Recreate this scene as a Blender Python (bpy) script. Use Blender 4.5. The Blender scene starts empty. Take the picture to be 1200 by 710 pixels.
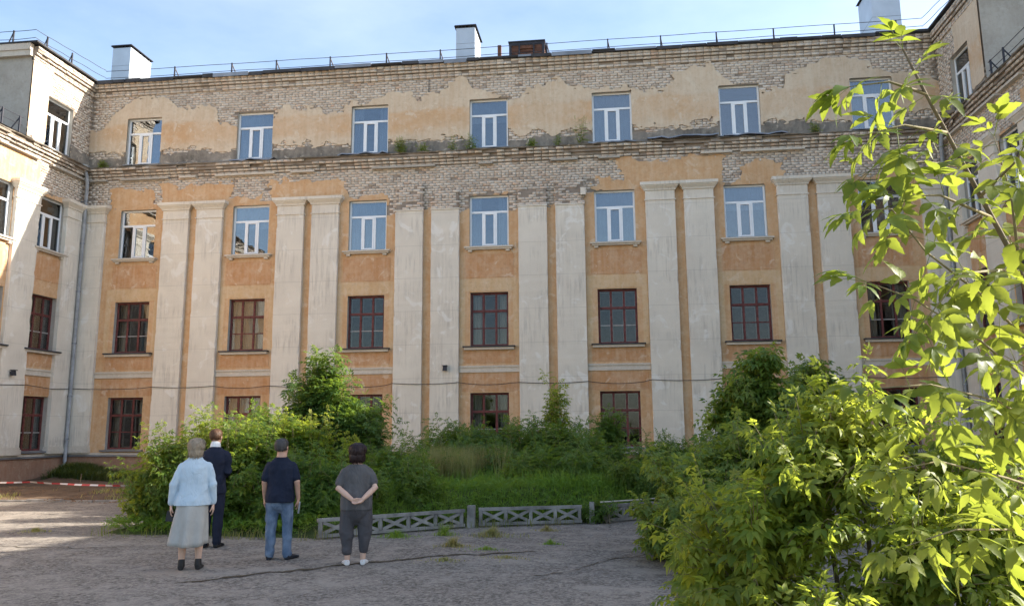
import bpy, bmesh, math, random
import numpy as np
from mathutils import Vector, Matrix

random.seed(7)
RNG = np.random.default_rng(7)
SC = bpy.context.scene
COL = SC.collection

# ------------------------------------------------------------------ camera
F_PX = 970.03
CAM = Vector((4.226, -28.041, 1.72))
RIGHT = Vector((0.9924082, 0.1227495, -0.0076475))
DOWN = Vector((-0.0283722, 0.1679931, -0.9853798))
FWD = Vector((-0.1196701, 0.978116, 0.1702004))
cam_data = bpy.data.cameras.new('camera')
cam = bpy.data.objects.new('camera', cam_data)
COL.objects.link(cam)
cam.matrix_world = Matrix(((RIGHT.x, -DOWN.x, -FWD.x, CAM.x), (RIGHT.y, -DOWN.y, -FWD.y, CAM.y),
                           (RIGHT.z, -DOWN.z, -FWD.z, CAM.z), (0, 0, 0, 1)))
cam_data.sensor_width = 36
cam_data.lens = F_PX / 1200 * 36
cam_data.shift_y = -19 / 1200
cam_data.clip_start = 0.05
cam_data.clip_end = 2000
SC.camera = cam

# ------------------------------------------------------------------ sky, sun, exposure
SUN = Vector((1.71, 0.446, 1.0)).normalized()
elev = math.asin(SUN.z)
world = bpy.data.worlds.new('World')
SC.world = world
world.use_nodes = True
wn, wl = world.node_tree.nodes, world.node_tree.links
bg = wn['Background']
sky = wn.new('ShaderNodeTexSky')
sky.sky_type = 'NISHITA'
sky.sun_disc = False
sky.sun_elevation = elev
sky.sun_rotation = math.atan2(SUN.x, SUN.y)
sky.altitude = 100
sky.air_density = 1.0
sky.dust_density = 1.4
sky.ozone_density = 1.0
tc = wn.new('ShaderNodeTexCoord')
mp = wn.new('ShaderNodeMapping'); mp.inputs['Scale'].default_value = (1.0, 1.0, 2.6)
cn = wn.new('ShaderNodeTexNoise'); cn.inputs['Scale'].default_value = 1.5; cn.inputs['Detail'].default_value = 7; cn.inputs['Roughness'].default_value = 0.58
cr = wn.new('ShaderNodeValToRGB')
cr.color_ramp.elements[0].position = 0.40; cr.color_ramp.elements[0].color = (0.0, 0.0, 0.0, 1)
cr.color_ramp.elements[1].position = 0.78; cr.color_ramp.elements[1].color = (0.26, 0.26, 0.26, 1)
mx = wn.new('ShaderNodeMix'); mx.data_type = 'RGBA'
mx.inputs[7].default_value = (6.0, 6.3, 6.8, 1)
wl.new(tc.outputs['Generated'], mp.inputs['Vector'])
wl.new(mp.outputs['Vector'], cn.inputs['Vector'])
wl.new(cn.outputs['Fac'], cr.inputs['Fac'])
wl.new(cr.outputs['Color'], mx.inputs[0])
wl.new(sky.outputs['Color'], mx.inputs[6])
wl.new(mx.outputs[2], bg.inputs['Color'])
bg.inputs['Strength'].default_value = 0.12

sun_data = bpy.data.lights.new('sun', 'SUN')
sun_data.energy = 5.0
sun_data.angle = math.radians(0.53)
sun_data.color = (1.0, 0.93, 0.82)
sun = bpy.data.objects.new('sun', sun_data)
COL.objects.link(sun)
sun.rotation_euler = SUN.to_track_quat('Z', 'Y').to_euler()
sun.location = (40, 10, 40)

SC.view_settings.view_transform = 'Standard'
SC.view_settings.look = 'None'
SC.view_settings.gamma = 1
SC.view_settings.exposure = 1.5
SC.view_settings.use_curve_mapping = False
SC.render.engine = 'CYCLES'
SC.cycles.use_denoising = True
SC.cycles.max_bounces = 6
SC.cycles.diffuse_bounces = 3
SC.cycles.glossy_bounces = 3
SC.cycles.transmission_bounces = 4
SC.cycles.transparent_max_bounces = 8


# ------------------------------------------------------------------ helpers
def link_mesh(name, me, mat=None, parent=None, M=None, smooth=False):
    o = bpy.data.objects.new(name, me)
    COL.objects.link(o)
    if mat is not None and len(me.materials) == 0:
        me.materials.append(mat)
    if parent is not None:
        o.parent = parent
    if M is not None:
        o.matrix_local = M
    if smooth:
        me.polygons.foreach_set('use_smooth', [True] * len(me.polygons))
    return o


def tag(o, label=None, cat=None, group=None, kind=None):
    if label: o['label'] = label
    if cat: o['category'] = cat
    if group: o['group'] = group
    if kind: o['kind'] = kind
    return o


def empty(name, loc=(0, 0, 0), rz=0):
    o = bpy.data.objects.new(name, None)
    COL.objects.link(o)
    o.location = loc
    o.rotation_euler = (0, 0, rz)
    return o


def np_mesh(name, V, Q=None, T=None):
    """mesh from numpy arrays of vertices, quads and triangles"""
    me = bpy.data.meshes.new(name)
    V = np.asarray(V, dtype=np.float32)
    idx = []; tot = []
    if Q is not None and len(Q):
        Q = np.asarray(Q, dtype=np.int32); idx.append(Q.ravel()); tot.append(np.full(len(Q), 4, np.int32))
    if T is not None and len(T):
        T = np.asarray(T, dtype=np.int32); idx.append(T.ravel()); tot.append(np.full(len(T), 3, np.int32))
    idx = np.concatenate(idx); tot = np.concatenate(tot)
    st = np.concatenate(([0], np.cumsum(tot)[:-1])).astype(np.int32)
    me.vertices.add(len(V)); me.vertices.foreach_set('co', V.ravel())
    me.loops.add(len(idx)); me.loops.foreach_set('vertex_index', idx)
    me.polygons.add(len(tot)); me.polygons.foreach_set('loop_start', st); me.polygons.foreach_set('loop_total', tot)
    me.update(calc_edges=True)
    return me


class MB:
    """collects simple solids; build() links them as one mesh object"""
    def __init__(self):
        self.v = []; self.f = []

    def quad(self, a, b, c, d):
        n = len(self.v); self.v += [a, b, c, d]; self.f.append((n, n + 1, n + 2, n + 3))
        return self

    def box(self, x0, x1, y0, y1, z0, z1, taper=0.0):
        n = len(self.v); t = taper
        self.v += [(x0, y0, z0), (x1, y0, z0), (x1, y1, z0), (x0, y1, z0),
                   (x0 + t, y0 + t, z1), (x1 - t, y0 + t, z1), (x1 - t, y1 - t, z1), (x0 + t, y1 - t, z1)]
        for q in ((0, 3, 2, 1), (4, 5, 6, 7), (0, 1, 5, 4), (1, 2, 6, 5), (2, 3, 7, 6), (3, 0, 4, 7)):
            self.f.append(tuple(n + i for i in q))
        return self

    def bar(self, a, b, w, h, up=Vector((0, 0, 1))):
        a, b = Vector(a), Vector(b); d = (b - a).normalized()
        s = d.cross(up)
        if s.length < 1e-4: s = Vector((1, 0, 0))
        s.normalize(); t = s.cross(d)
        n = len(self.v)
        for p in (a, b):
            for i, j in ((-1, -1), (1, -1), (1, 1), (-1, 1)):
                self.v.append(tuple(p + s * i * w / 2 + t * j * h / 2))
        for q in ((0, 1, 2, 3), (7, 6, 5, 4), (0, 4, 5, 1), (1, 5, 6, 2), (2, 6, 7, 3), (3, 7, 4, 0)):
            self.f.append(tuple(n + i for i in q))
        return self

    def tube(self, pts, r, k=8):
        pts = [Vector(p) for p in pts]
        rr = r if isinstance(r, (list, tuple)) else [r] * len(pts)
        n = len(self.v)
        ref = Vector((0.13, 0.27, 0.95)).normalized()
        for i, p in enumerate(pts):
            d = (pts[min(i + 1, len(pts) - 1)] - pts[max(i - 1, 0)]).normalized()
            s = d.cross(ref)
            if s.length < 0.05: s = d.cross(Vector((1, 0, 0)))
            s.normalize(); t = s.cross(d)
            for j in range(k):
                a = 2 * math.pi * j / k
                self.v.append(tuple(p + (s * math.cos(a) + t * math.sin(a)) * rr[i]))
        for i in range(len(pts) - 1):
            for j in range(k):
                a = n + i * k + j; b = n + i * k + (j + 1) % k
                self.f.append((a, b, b + k, a + k))
        self.f.append(tuple(n + j for j in range(k))[::-1])
        self.f.append(tuple(n + (len(pts) - 1) * k + j for j in range(k)))
        return self

    def loft(self, rings, k=20, power=2.0):
        """rings: (centre, rx, ry, [axis u, axis v]); closed solid of elliptical sections"""
        n = len(self.v)
        for rg in rings:
            c, rx, ry = Vector(rg[0]), rg[1], rg[2]
            u, w = (rg[3], rg[4]) if len(rg) > 3 else (Vector((1, 0, 0)), Vector((0, 1, 0)))
            for j in range(k):
                a = 2 * math.pi * j / k
                ca, sa = math.cos(a), math.sin(a)
                ca = math.copysign(abs(ca) ** (2 / power), ca); sa = math.copysign(abs(sa) ** (2 / power), sa)
                self.v.append(tuple(c + u * ca * rx + w * sa * ry))
        for i in range(len(rings) - 1):
            for j in range(k):
                a = n + i * k + j; b = n + i * k + (j + 1) % k
                self.f.append((a, b, b + k, a + k))
        self.f.append(tuple(n + j for j in range(k))[::-1])
        self.f.append(tuple(n + (len(rings) - 1) * k + j for j in range(k)))
        return self

    def limb(self, pts, rad, k=14, flat=1.0, caps=True):
        """a tapered round limb through pts with rounded ends"""
        P = [Vector(p) for p in pts]; R_ = list(rad)
        if caps:
            d0 = (P[0] - P[1]).normalized(); d1 = (P[-1] - P[-2]).normalized()
            P = [P[0] + d0 * R_[0] * 0.9, P[0] + d0 * R_[0] * 0.6] + P + [P[-1] + d1 * R_[-1] * 0.6, P[-1] + d1 * R_[-1] * 0.9]
            R_ = [R_[0] * 0.35, R_[0] * 0.78] + R_ + [R_[-1] * 0.78, R_[-1] * 0.35]
        return self.tube(P, R_, k)

    def mesh(self, name):
        me = bpy.data.meshes.new(name)
        me.from_pydata([tuple(x) for x in self.v], [], self.f)
        me.update()
        return me

    def build(self, name, mat=None, parent=None, M=None, smooth=False):
        return link_mesh(name, self.mesh(name), mat, parent, M, smooth)


# ------------------------------------------------------------------ materials
class NT:
    def __init__(self, name):
        self.m = bpy.data.materials.new(name); self.m.use_nodes = True
        self.t = self.m.node_tree; self.n = self.t.nodes; self.n.clear()
        self.out = self.n.new('ShaderNodeOutputMaterial')

    def node(self, typ, inp=None, **kw):
        nd = self.n.new(typ)
        for k, v in kw.items(): setattr(nd, k, v)
        for k, v in (inp or {}).items():
            s = nd.inputs[k]
            if isinstance(v, bpy.types.NodeSocket): self.t.links.new(v, s)
            else: s.default_value = v
        return nd

    def co(self):
        return self.node('ShaderNodeNewGeometry').outputs['Position']

    def mapped(self, scale, vec=None):
        return self.node('ShaderNodeMapping', {'Vector': vec or self.co(), 'Scale': scale}).outputs['Vector']

    def noise(self, scale, detail=5, rough=0.55, vec=None, dist=0.0):
        return self.node('ShaderNodeTexNoise', {'Vector': vec or self.co(), 'Scale': scale, 'Detail': detail, 'Roughness': rough, 'Distortion': dist}).outputs['Fac']

    def ramp(self, fac, stops):
        r = self.node('ShaderNodeValToRGB', {'Fac': fac})
        els = r.color_ramp.elements
        while len(els) < len(stops): els.new(0.5)
        for e, (p, c) in zip(els, stops):
            e.position = p
            e.color = (c, c, c, 1) if isinstance(c, (int, float)) else tuple(c) + (1,)
        return r.outputs['Color']

    def mix(self, fac, a, b, blend='MIX'):
        nd = self.node('ShaderNodeMix', data_type='RGBA', blend_type=blend)
        for s, v in ((0, fac), (6, a), (7, b)):
            if isinstance(v, bpy.types.NodeSocket): self.t.links.new(v, nd.inputs[s])
            elif s == 0: nd.inputs[0].default_value = v
            else: nd.inputs[s].default_value = tuple(v) + (1,)
        return nd.outputs[2]

    def math(self, op, a, b=0.0):
        nd = self.node('ShaderNodeMath', operation=op)
        for s, v in ((0, a), (1, b)):
            if isinstance(v, bpy.types.NodeSocket): self.t.links.new(v, nd.inputs[s])
            else: nd.inputs[s].default_value = v
        return nd.outputs[0]

    def sep(self, vec=None):
        return self.node('ShaderNodeSeparateXYZ', {'Vector': vec or self.co()}).outputs

    def bump(self, h, strength=0.5, dist=0.02):
        return self.node('ShaderNodeBump', {'Height': h, 'Strength': strength, 'Distance': dist}).outputs['Normal']

    def pbr(self, color, rough=0.85, normal=None, metal=0.0, spec=0.3):
        inp = {'Base Color': color if isinstance(color, bpy.types.NodeSocket) else tuple(color) + (1,), 'Roughness': rough, 'Metallic': metal, 'Specular IOR Level': spec}
        if normal is not None: inp['Normal'] = normal
        b = self.node('ShaderNodeBsdfPrincipled', inp)
        self.t.links.new(b.outputs[0], self.out.inputs['Surface'])
        return self.m


def simple(name, c, rough=0.8, metal=0.0, var=0.25, scale=6.0, bump=0.15, spec=0.3):
    t = NT(name)
    n = t.noise(scale, 6)
    col = t.mix(t.ramp(n, [(0.3, 0.0), (0.72, 1.0)]), [x * (1 - var) for x in c], [min(1, x * (1 + var)) for x in c])
    return t.pbr(col, rough, t.bump(t.noise(scale * 6, 4), bump, 0.01) if bump else None, metal, spec)


def m_brick():
    t = NT('silicate_brick')
    rnd = t.node('ShaderNodeNewGeometry').outputs['Random Per Island']
    c = t.ramp(rnd, [(0.0, (0.38, 0.30, 0.235)), (0.10, (0.56, 0.465, 0.375)), (0.5, (0.63, 0.535, 0.435)), (0.88, (0.69, 0.605, 0.51)), (1.0, (0.58, 0.42, 0.31))])
    big = t.noise(0.55, 4)
    c = t.mix(t.ramp(big, [(0.47, 0.0), (0.72, 0.4)]), c, (0.36, 0.31, 0.265))
    fine = t.noise(14, 5)
    c = t.mix(t.ramp(fine, [(0.52, 0.0), (0.8, 0.4)]), c, (0.30, 0.255, 0.215))
    return t.pbr(c, 0.92, t.bump(t.noise(40, 4), 0.5, 0.01))


def plaster(name, base, dark, light, streak=0.35, scr=0.5, zband=None):
    """weathered paint on render: blotches, vertical run marks, scuffs that show the pale render below"""
    t = NT(name)
    n1 = t.noise(0.9, 6, 0.6)
    c = t.mix(t.ramp(n1, [(0.32, 0.0), (0.7, 1.0)]), base, dark)
    st = t.noise(1.0, 5, 0.6, t.mapped((9, 9, 0.55)))
    c = t.mix(t.math('MULTIPLY', t.ramp(st, [(0.42, 0.0), (0.72, 1.0)]), streak), c, light)
    if zband:
        z = t.sep()[2]
        zz = t.math('ADD', z, t.math('MULTIPLY', t.math('SUBTRACT', t.noise(1.3, 4), 0.5), 0.5))
        m = t.math('MULTIPLY', t.ramp(t.math('MULTIPLY', t.math('SUBTRACT', zz, zband[0]), 1 / 0.3), [(0, 0.0), (1, 1.0)]),
                   t.ramp(t.math('MULTIPLY', t.math('SUBTRACT', zband[1], zz), 1 / 0.15), [(0, 0.0), (1, 1.0)]))
        m = t.math('MULTIPLY', m, t.ramp(t.noise(0.35, 3), [(0.38, 0.25), (0.6, 1.0)]))
        c = t.mix(t.math('MULTIPLY', m, 0.75), c, zband[2])
    blo = t.noise(3.4, 7, 0.7)
    c = t.mix(t.math('MULTIPLY', t.ramp(blo, [(0.46, 0.0), (0.6, 1.0)]), 0.3), c, light)
    sc_ = t.noise(2.3, 8, 0.62, dist=0.7)
    c = t.mix(t.math('MULTIPLY', t.ramp(sc_, [(0.585, 0.0), (0.63, 1.0)]), scr), c, light)
    fine = t.noise(11, 6, 0.65)
    c = t.mix(t.math('MULTIPLY', t.ramp(fine, [(0.5, 0.0), (0.8, 1.0)]), 0.35), c, [x * 0.5 for x in dark])
    return t.pbr(c, 0.93, t.bump(t.math('ADD', t.noise(26, 6), t.math('MULTIPLY', sc_, 1.5)), 0.35, 0.02), spec=0.15)


def m_pilaster():
    t = NT('offwhite_plaster')
    c = t.mix(t.ramp(t.noise(0.8, 6, 0.6), [(0.3, 0.0), (0.7, 1.0)]), (0.75, 0.68, 0.57), (0.65, 0.585, 0.49))
    # vertical scrape marks where old whitewash wears through
    st = t.noise(1.0, 6, 0.65, t.mapped((16, 16, 1.1)))
    blk = t.noise(1.1, 3, 0.5)
    m = t.math('MULTIPLY', t.ramp(st, [(0.46, 0.0), (0.66, 1.0)]), t.ramp(blk, [(0.42, 0.0), (0.62, 0.7)]))
    c = t.mix(m, c, (0.46, 0.41, 0.35))
    pale = t.noise(1.7, 7, 0.6, dist=0.8)
    c = t.mix(t.ramp(pale, [(0.57, 0.0), (0.64, 0.6)]), c, (0.80, 0.765, 0.70))
    # horizontal joints of the lifts of render
    z = t.sep()[2]
    zf = t.math('FRACT', t.math('ADD', t.math('MULTIPLY', z, 0.86), t.math('MULTIPLY', t.noise(2.0, 3), 0.03)))
    j = t.ramp(zf, [(0.0, 1.0), (0.018, 0.0), (1.0, 0.0)])
    c = t.mix(t.math('MULTIPLY', j, 0.45), c, (0.27, 0.24, 0.21))
    # splash dirt has its own ragged shape near the foot
    zz = t.math('ADD', z, t.math('MULTIPLY', t.noise(3.0, 6, 0.7), 2.4))
    low = t.ramp(t.math('MULTIPLY', zz, 0.2), [(0.30, 1.0), (0.55, 0.0)])
    dn = t.ramp(t.noise(7, 7, 0.7), [(0.45, 0.0), (0.55, 1.0)])
    c = t.mix(t.math('MULTIPLY', t.math('MULTIPLY', low, dn), 0.6), c, (0.25, 0.225, 0.2))
    h = t.math('ADD', t.noise(30, 5), t.math('MULTIPLY', st, 1.2))
    return t.pbr(c, 0.93, t.bump(h, 0.35, 0.015), spec=0.15)


def m_glass(name, refl, tint, gain=1.6):
    t = NT(name)
    wob = t.noise(1.6, 2)
    nrm = t.bump(wob, 0.06, 0.05)
    gl = t.node('ShaderNodeBsdfGlossy', {'Color': (0.93, 0.96, 1.0, 1), 'Roughness': 0.015, 'Normal': nrm})
    tr = t.node('ShaderNodeBsdfTransparent', {'Color': tuple(tint) + (1,)})
    fr = t.node('ShaderNodeFresnel', {'IOR': 1.52, 'Normal': nrm}).outputs[0]
    f = t.math('MINIMUM', t.math('ADD', t.math('MULTIPLY', fr, gain), refl), 1.0)
    mix = t.node('ShaderNodeMixShader', {0: f, 1: tr.outputs[0], 2: gl.outputs[0]})
    t.t.links.new(mix.outputs[0], t.out.inputs['Surface'])
    return t.m


def m_leaf(name, c0, c1, c2, trans=0.45, obj=False, spec=0.35, tcol=(0.30, 0.42, 0.03)):
    t = NT(name)
    rnd = t.node('ShaderNodeObjectInfo').outputs['Random'] if obj else t.node('ShaderNodeNewGeometry').outputs['Random Per Island']
    c = t.ramp(rnd, [(0.0, c0), (0.55, c1), (1.0, c2)])
    n = t.noise(3.0, 3)
    c = t.mix(t.ramp(n, [(0.3, 0.0), (0.7, 0.5)]), c, c0)
    c = t.mix(t.ramp(t.noise(0.8, 4), [(0.45, 0.0), (0.75, 0.6)]), c, [c2[0] * 1.25, c2[1] * 0.95, c2[2]])
    nrm = t.bump(t.noise(60 if obj else 30, 3), 0.25, 0.004)
    b = t.node('ShaderNodeBsdfPrincipled', {'Base Color': c, 'Roughness': 0.48, 'Specular IOR Level': spec, 'Normal': nrm})
    tl = t.node('ShaderNodeBsdfTranslucent', {'Color': t.mix(0.65, c, tcol)})
    mx_ = t.node('ShaderNodeMixShader', {0: trans, 1: b.outputs[0], 2: tl.outputs[0]})
    t.t.links.new(mx_.outputs[0], t.out.inputs['Surface'])
    return t.m


def m_asphalt():
    t = NT('old_asphalt')
    c = t.mix(t.ramp(t.noise(0.45, 6, 0.6), [(0.35, 0.0), (0.68, 1.0)]), (0.15, 0.128, 0.104), (0.23, 0.20, 0.166))
    g = t.noise(90, 3, 0.7)
    c = t.mix(t.ramp(g, [(0.45, 0.0), (0.7, 0.6)]), c, (0.32, 0.295, 0.265))
    g2 = t.noise(55, 3, 0.7, t.mapped((1, 1, 1)))
    c = t.mix(t.ramp(g2, [(0.5, 0.0), (0.68, 0.75)]), c, (0.05, 0.046, 0.042))
    for sc0, lo, hi, k in ((8.0, 0.40, 0.62, 0.55), (21.0, 0.42, 0.60, 0.6)):
        q = t.noise(sc0, 5, 0.75)
        c = t.mix(t.math('MULTIPLY', t.ramp(q, [(lo, 1.0), (0.5, 0.0)]), k), c, (0.055, 0.047, 0.040))
        c = t.mix(t.math('MULTIPLY', t.ramp(q, [(0.5, 0.0), (hi, 1.0)]), k), c, (0.36, 0.315, 0.265))
    d = t.noise(1.6, 8, 0.68, dist=0.5)
    c = t.mix(t.ramp(d, [(0.47, 0.0), (0.62, 0.75)]), c, (0.31, 0.272, 0.228))
    vor = t.node('ShaderNodeTexVoronoi', {'Vector': t.node('ShaderNodeVectorMath', {0: t.co(), 1: t.node('ShaderNodeTexNoise', {'Vector': t.co(), 'Scale': 2.6, 'Detail': 8, 'Roughness': 0.7}).outputs['Color']}, operation='ADD').outputs[0], 'Scale': 0.6}, feature='DISTANCE_TO_EDGE').outputs['Distance']
    ck = t.ramp(vor, [(0.0, 1.0), (0.012, 0.0)])
    ck = t.math('MULTIPLY', ck, t.ramp(t.noise(0.7, 3), [(0.52, 0.0), (0.66, 0.8)]))
    c = t.mix(ck, c, (0.06, 0.052, 0.043))
    h = t.math('SUBTRACT', t.math('ADD', g, t.math('MULTIPLY', d, 1.2)), ck)
    return t.pbr(c, 0.9, t.bump(h, 0.6, 0.015), spec=0.25)


def m_soil(name, a, b):
    t = NT(name)
    c = t.mix(t.ramp(t.noise(2.2, 8, 0.7), [(0.35, 0.0), (0.65, 1.0)]), a, b)
    c = t.mix(t.ramp(t.noise(35, 4, 0.7), [(0.55, 0.0), (0.75, 0.7)]), c, (0.28, 0.22, 0.15))
    return t.pbr(c, 0.95, t.bump(t.noise(22, 6, 0.7), 0.8, 0.03), spec=0.1)


def m_fabric(name, a, b, scale=3.0, wr=0.5):
    t = NT(name)
    w = t.noise(scale, 5, 0.55, t.mapped((2.2, 2.2, 1.0)), 0.6)
    c = t.mix(t.ramp(w, [(0.3, 0.0), (0.7, 1.0)]), a, b)
    h = t.math('ADD', t.noise(9, 3, 0.5, t.mapped((1.0, 1.0, 0.6)), 1.6), t.math('MULTIPLY', t.noise(420, 2), 0.04))
    return t.pbr(c, 0.85, t.bump(h, wr, 0.035), spec=0.15)


BRICK = m_brick()
MORTAR = simple('brick_mortar', (0.27, 0.22, 0.175), 0.95, scale=3.0, var=0.35)
ORANGE = plaster('orange_plaster', (0.60, 0.375, 0.20), (0.53, 0.30, 0.145), (0.68, 0.52, 0.36), 0.4, 0.6)
YELLOW = plaster('yellow_ochre_plaster', (0.63, 0.44, 0.25), (0.56, 0.36, 0.19), (0.68, 0.54, 0.38), 0.4, 0.5)
DEEP = plaster('deep_orange_plaster', (0.55, 0.305, 0.15), (0.48, 0.245, 0.11), (0.66, 0.50, 0.36), 0.35, 0.7)
CREAM = plaster('cream_plaster', (0.62, 0.49, 0.355), (0.54, 0.405, 0.275), (0.68, 0.58, 0.45), 0.6, 0.6, (12.25, 13.3, (0.56, 0.33, 0.165)))
PLINTH = plaster('brown_plinth_render', (0.36, 0.20, 0.13), (0.29, 0.165, 0.11), (0.42, 0.30, 0.21), 0.3, 0.5)
PARGE = plaster('dark_weathered_mortar', (0.27, 0.235, 0.20), (0.09, 0.082, 0.07), (0.44, 0.385, 0.315), 0.25, 0.9)
PILASTER = m_pilaster()
TRIM = plaster('pale_moulding_plaster', (0.62, 0.55, 0.45), (0.52, 0.45, 0.365), (0.68, 0.62, 0.54), 0.2, 0.4)
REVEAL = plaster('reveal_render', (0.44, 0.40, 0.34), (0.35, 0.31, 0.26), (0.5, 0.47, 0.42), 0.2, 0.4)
FELT = simple('roofing_felt', (0.055, 0.055, 0.06), 0.85, var=0.4, scale=2.5)
TIN = simple('aged_tin', (0.26, 0.27, 0.29), 0.5, 0.6, var=0.3, scale=1.5)
GALV = simple('galvanised_sheet', (0.50, 0.53, 0.56), 0.42, 0.55, var=0.12, scale=1.2, bump=0.05)
PIPE = simple('grey_downpipe_paint', (0.30, 0.305, 0.31), 0.7, 0.0, var=0.25, scale=4)
RAIL = simple('dark_rail_paint', (0.045, 0.045, 0.055), 0.6, 0.3)
RUST = simple('rusty_steel', (0.16, 0.075, 0.05), 0.85, 0.1, var=0.5, scale=5)
PVC = simple('white_pvc', (0.80, 0.81, 0.82), 0.35, var=0.03, bump=0.0, spec=0.5)
REDWOOD = simple('oxblood_window_paint', (0.13, 0.036, 0.032), 0.6, var=0.45, scale=9)
INNER = simple('inner_sash_paint', (0.33, 0.31, 0.29), 0.7, var=0.2)
GLASS_N = m_glass('new_glazing', 0.07, (0.72, 0.77, 0.80))
GLASS_O = m_glass('old_glazing', 0.0, (0.78, 0.78, 0.76), 0.8)
CURTAIN = m_fabric('pale_curtain', (0.50, 0.47, 0.42), (0.62, 0.58, 0.52))
BLIND = m_fabric('grey_blind', (0.24, 0.26, 0.29), (0.31, 0.335, 0.37))
ROOM = simple('room_wall', (0.16, 0.15, 0.14), 0.9)
CONCRETE = simple('old_concrete', (0.27, 0.255, 0.23), 0.93, var=0.4, scale=5, bump=0.5)
CABLE = simple('black_cable', (0.02, 0.02, 0.022), 0.6, bump=0)
BARK = simple('young_bark', (0.16, 0.13, 0.09), 0.9, var=0.4, scale=14)
TWIG = simple('green_brown_twig', (0.20, 0.17, 0.09), 0.8, var=0.3, scale=20)
ASPHALT = m_asphalt()
SOIL = m_soil('bare_soil', (0.085, 0.06, 0.042), (0.16, 0.11, 0.075))
EARTH = m_soil('dark_earth', (0.055, 0.045, 0.032), (0.10, 0.08, 0.055))
FIELD = m_soil('rough_ground', (0.12, 0.13, 0.06), (0.20, 0.17, 0.11))
LEAF_DARK = m_leaf('dark_shrub_leaf', (0.055, 0.115, 0.030), (0.09, 0.175, 0.042), (0.135, 0.23, 0.055), 0.46)
LEAF_MID = m_leaf('mid_green_leaf', (0.075, 0.15, 0.032), (0.12, 0.215, 0.045), (0.18, 0.265, 0.058), 0.5)
LEAF_YEL = m_leaf('light_maple_leaf', (0.135, 0.21, 0.036), (0.215, 0.30, 0.05), (0.34, 0.37, 0.065), 0.6, tcol=(0.54, 0.60, 0.05))
LEAF_LEFT = m_leaf('bush_maple_leaf', (0.070, 0.135, 0.028), (0.115, 0.20, 0.040), (0.19, 0.26, 0.05), 0.52, tcol=(0.45, 0.53, 0.05))
LEAF_NEAR = m_leaf('maple_leaf', (0.058, 0.112, 0.026), (0.10, 0.165, 0.036), (0.20, 0.235, 0.048), 0.52, obj=True, spec=0.25, tcol=(0.46, 0.53, 0.05))
GRASS = m_leaf('lush_grass', (0.17, 0.31, 0.045), (0.23, 0.38, 0.06), (0.28, 0.41, 0.09), 0.55)
DRYGRASS = m_leaf('dry_grass', (0.23, 0.26, 0.08), (0.36, 0.36, 0.14), (0.46, 0.42, 0.19), 0.5, tcol=(0.4, 0.36, 0.1))


# ------------------------------------------------------------------ building
BLD = empty('institutional_building', (0, 0, 0))
tag(BLD, 'long four-storey building with peeling orange plaster, bare brick upper walls and off-white pilasters', 'building')
XW = 15.4
M_MAIN = Matrix.Identity(4)
M_LEFT = Matrix.Translation((-XW, 0, 0)) @ Matrix.Rotation(math.radians(90), 4, 'Z')     # u = Y
M_RIGHT = Matrix.Translation((XW, 0, 0)) @ Matrix.Rotation(math.radians(-90), 4, 'Z')    # u = -Y
ROWS = {4: (11.65, 13.50), 3: (8.04, 9.90), 2: (4.56, 6.43), 1: (1.14, 2.97)}
WW = {4: 1.39, 3: 1.39, 2: 1.33, 1: 1.33}
BAYS = [(b - 3) * 4.4 for b in range(7)]
L_LEN, R_LEN = 21.0, 16.7
LW_WIN, RW_WIN = [-1.83, -4.45], [1.83, 4.45, 7.05]


def vnoise(x, z, s, seed=0):
    """smooth value noise on arrays"""
    x = np.asarray(x, float) * s + seed * 17.3; z = np.asarray(z, float) * s + seed * 5.1
    xi, zi = np.floor(x), np.floor(z); fx, fz = x - xi, z - zi
    fx = fx * fx * (3 - 2 * fx); fz = fz * fz * (3 - 2 * fz)
    def h(a, b):
        v = np.sin(a * 127.1 + b * 311.7 + seed * 13.7) * 43758.5453
        return v - np.floor(v)
    return (h(xi, zi) * (1 - fx) + h(xi + 1, zi) * fx) * (1 - fz) + (h(xi, zi + 1) * (1 - fx) + h(xi + 1, zi + 1) * fx) * fz


def fnoise(x, z, s, seed=0):
    return (vnoise(x, z, s, seed) + 0.5 * vnoise(x, z, s * 2.1, seed + 1) + 0.25 * vnoise(x, z, s * 4.3, seed + 2) + 0.15 * vnoise(x, z, s * 9, seed + 3)) / 1.9 - 0.5


def brick_steps(u, z, seed):
    """random offset per brick: broken plaster lets go along the joints"""
    r = np.floor(z / 0.094); c = np.floor((u + (r % 2) * 0.131) / 0.262)
    v = np.sin(r * 91.7 + c * 47.3 + seed) * 43758.5453
    return v - np.floor(v) - 0.5


def rect_in(u, z, r):
    """signed: positive inside rectangle"""
    return np.minimum(np.minimum(u - r[0], r[1] - u), np.minimum(z - r[2], r[3] - z))


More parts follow.
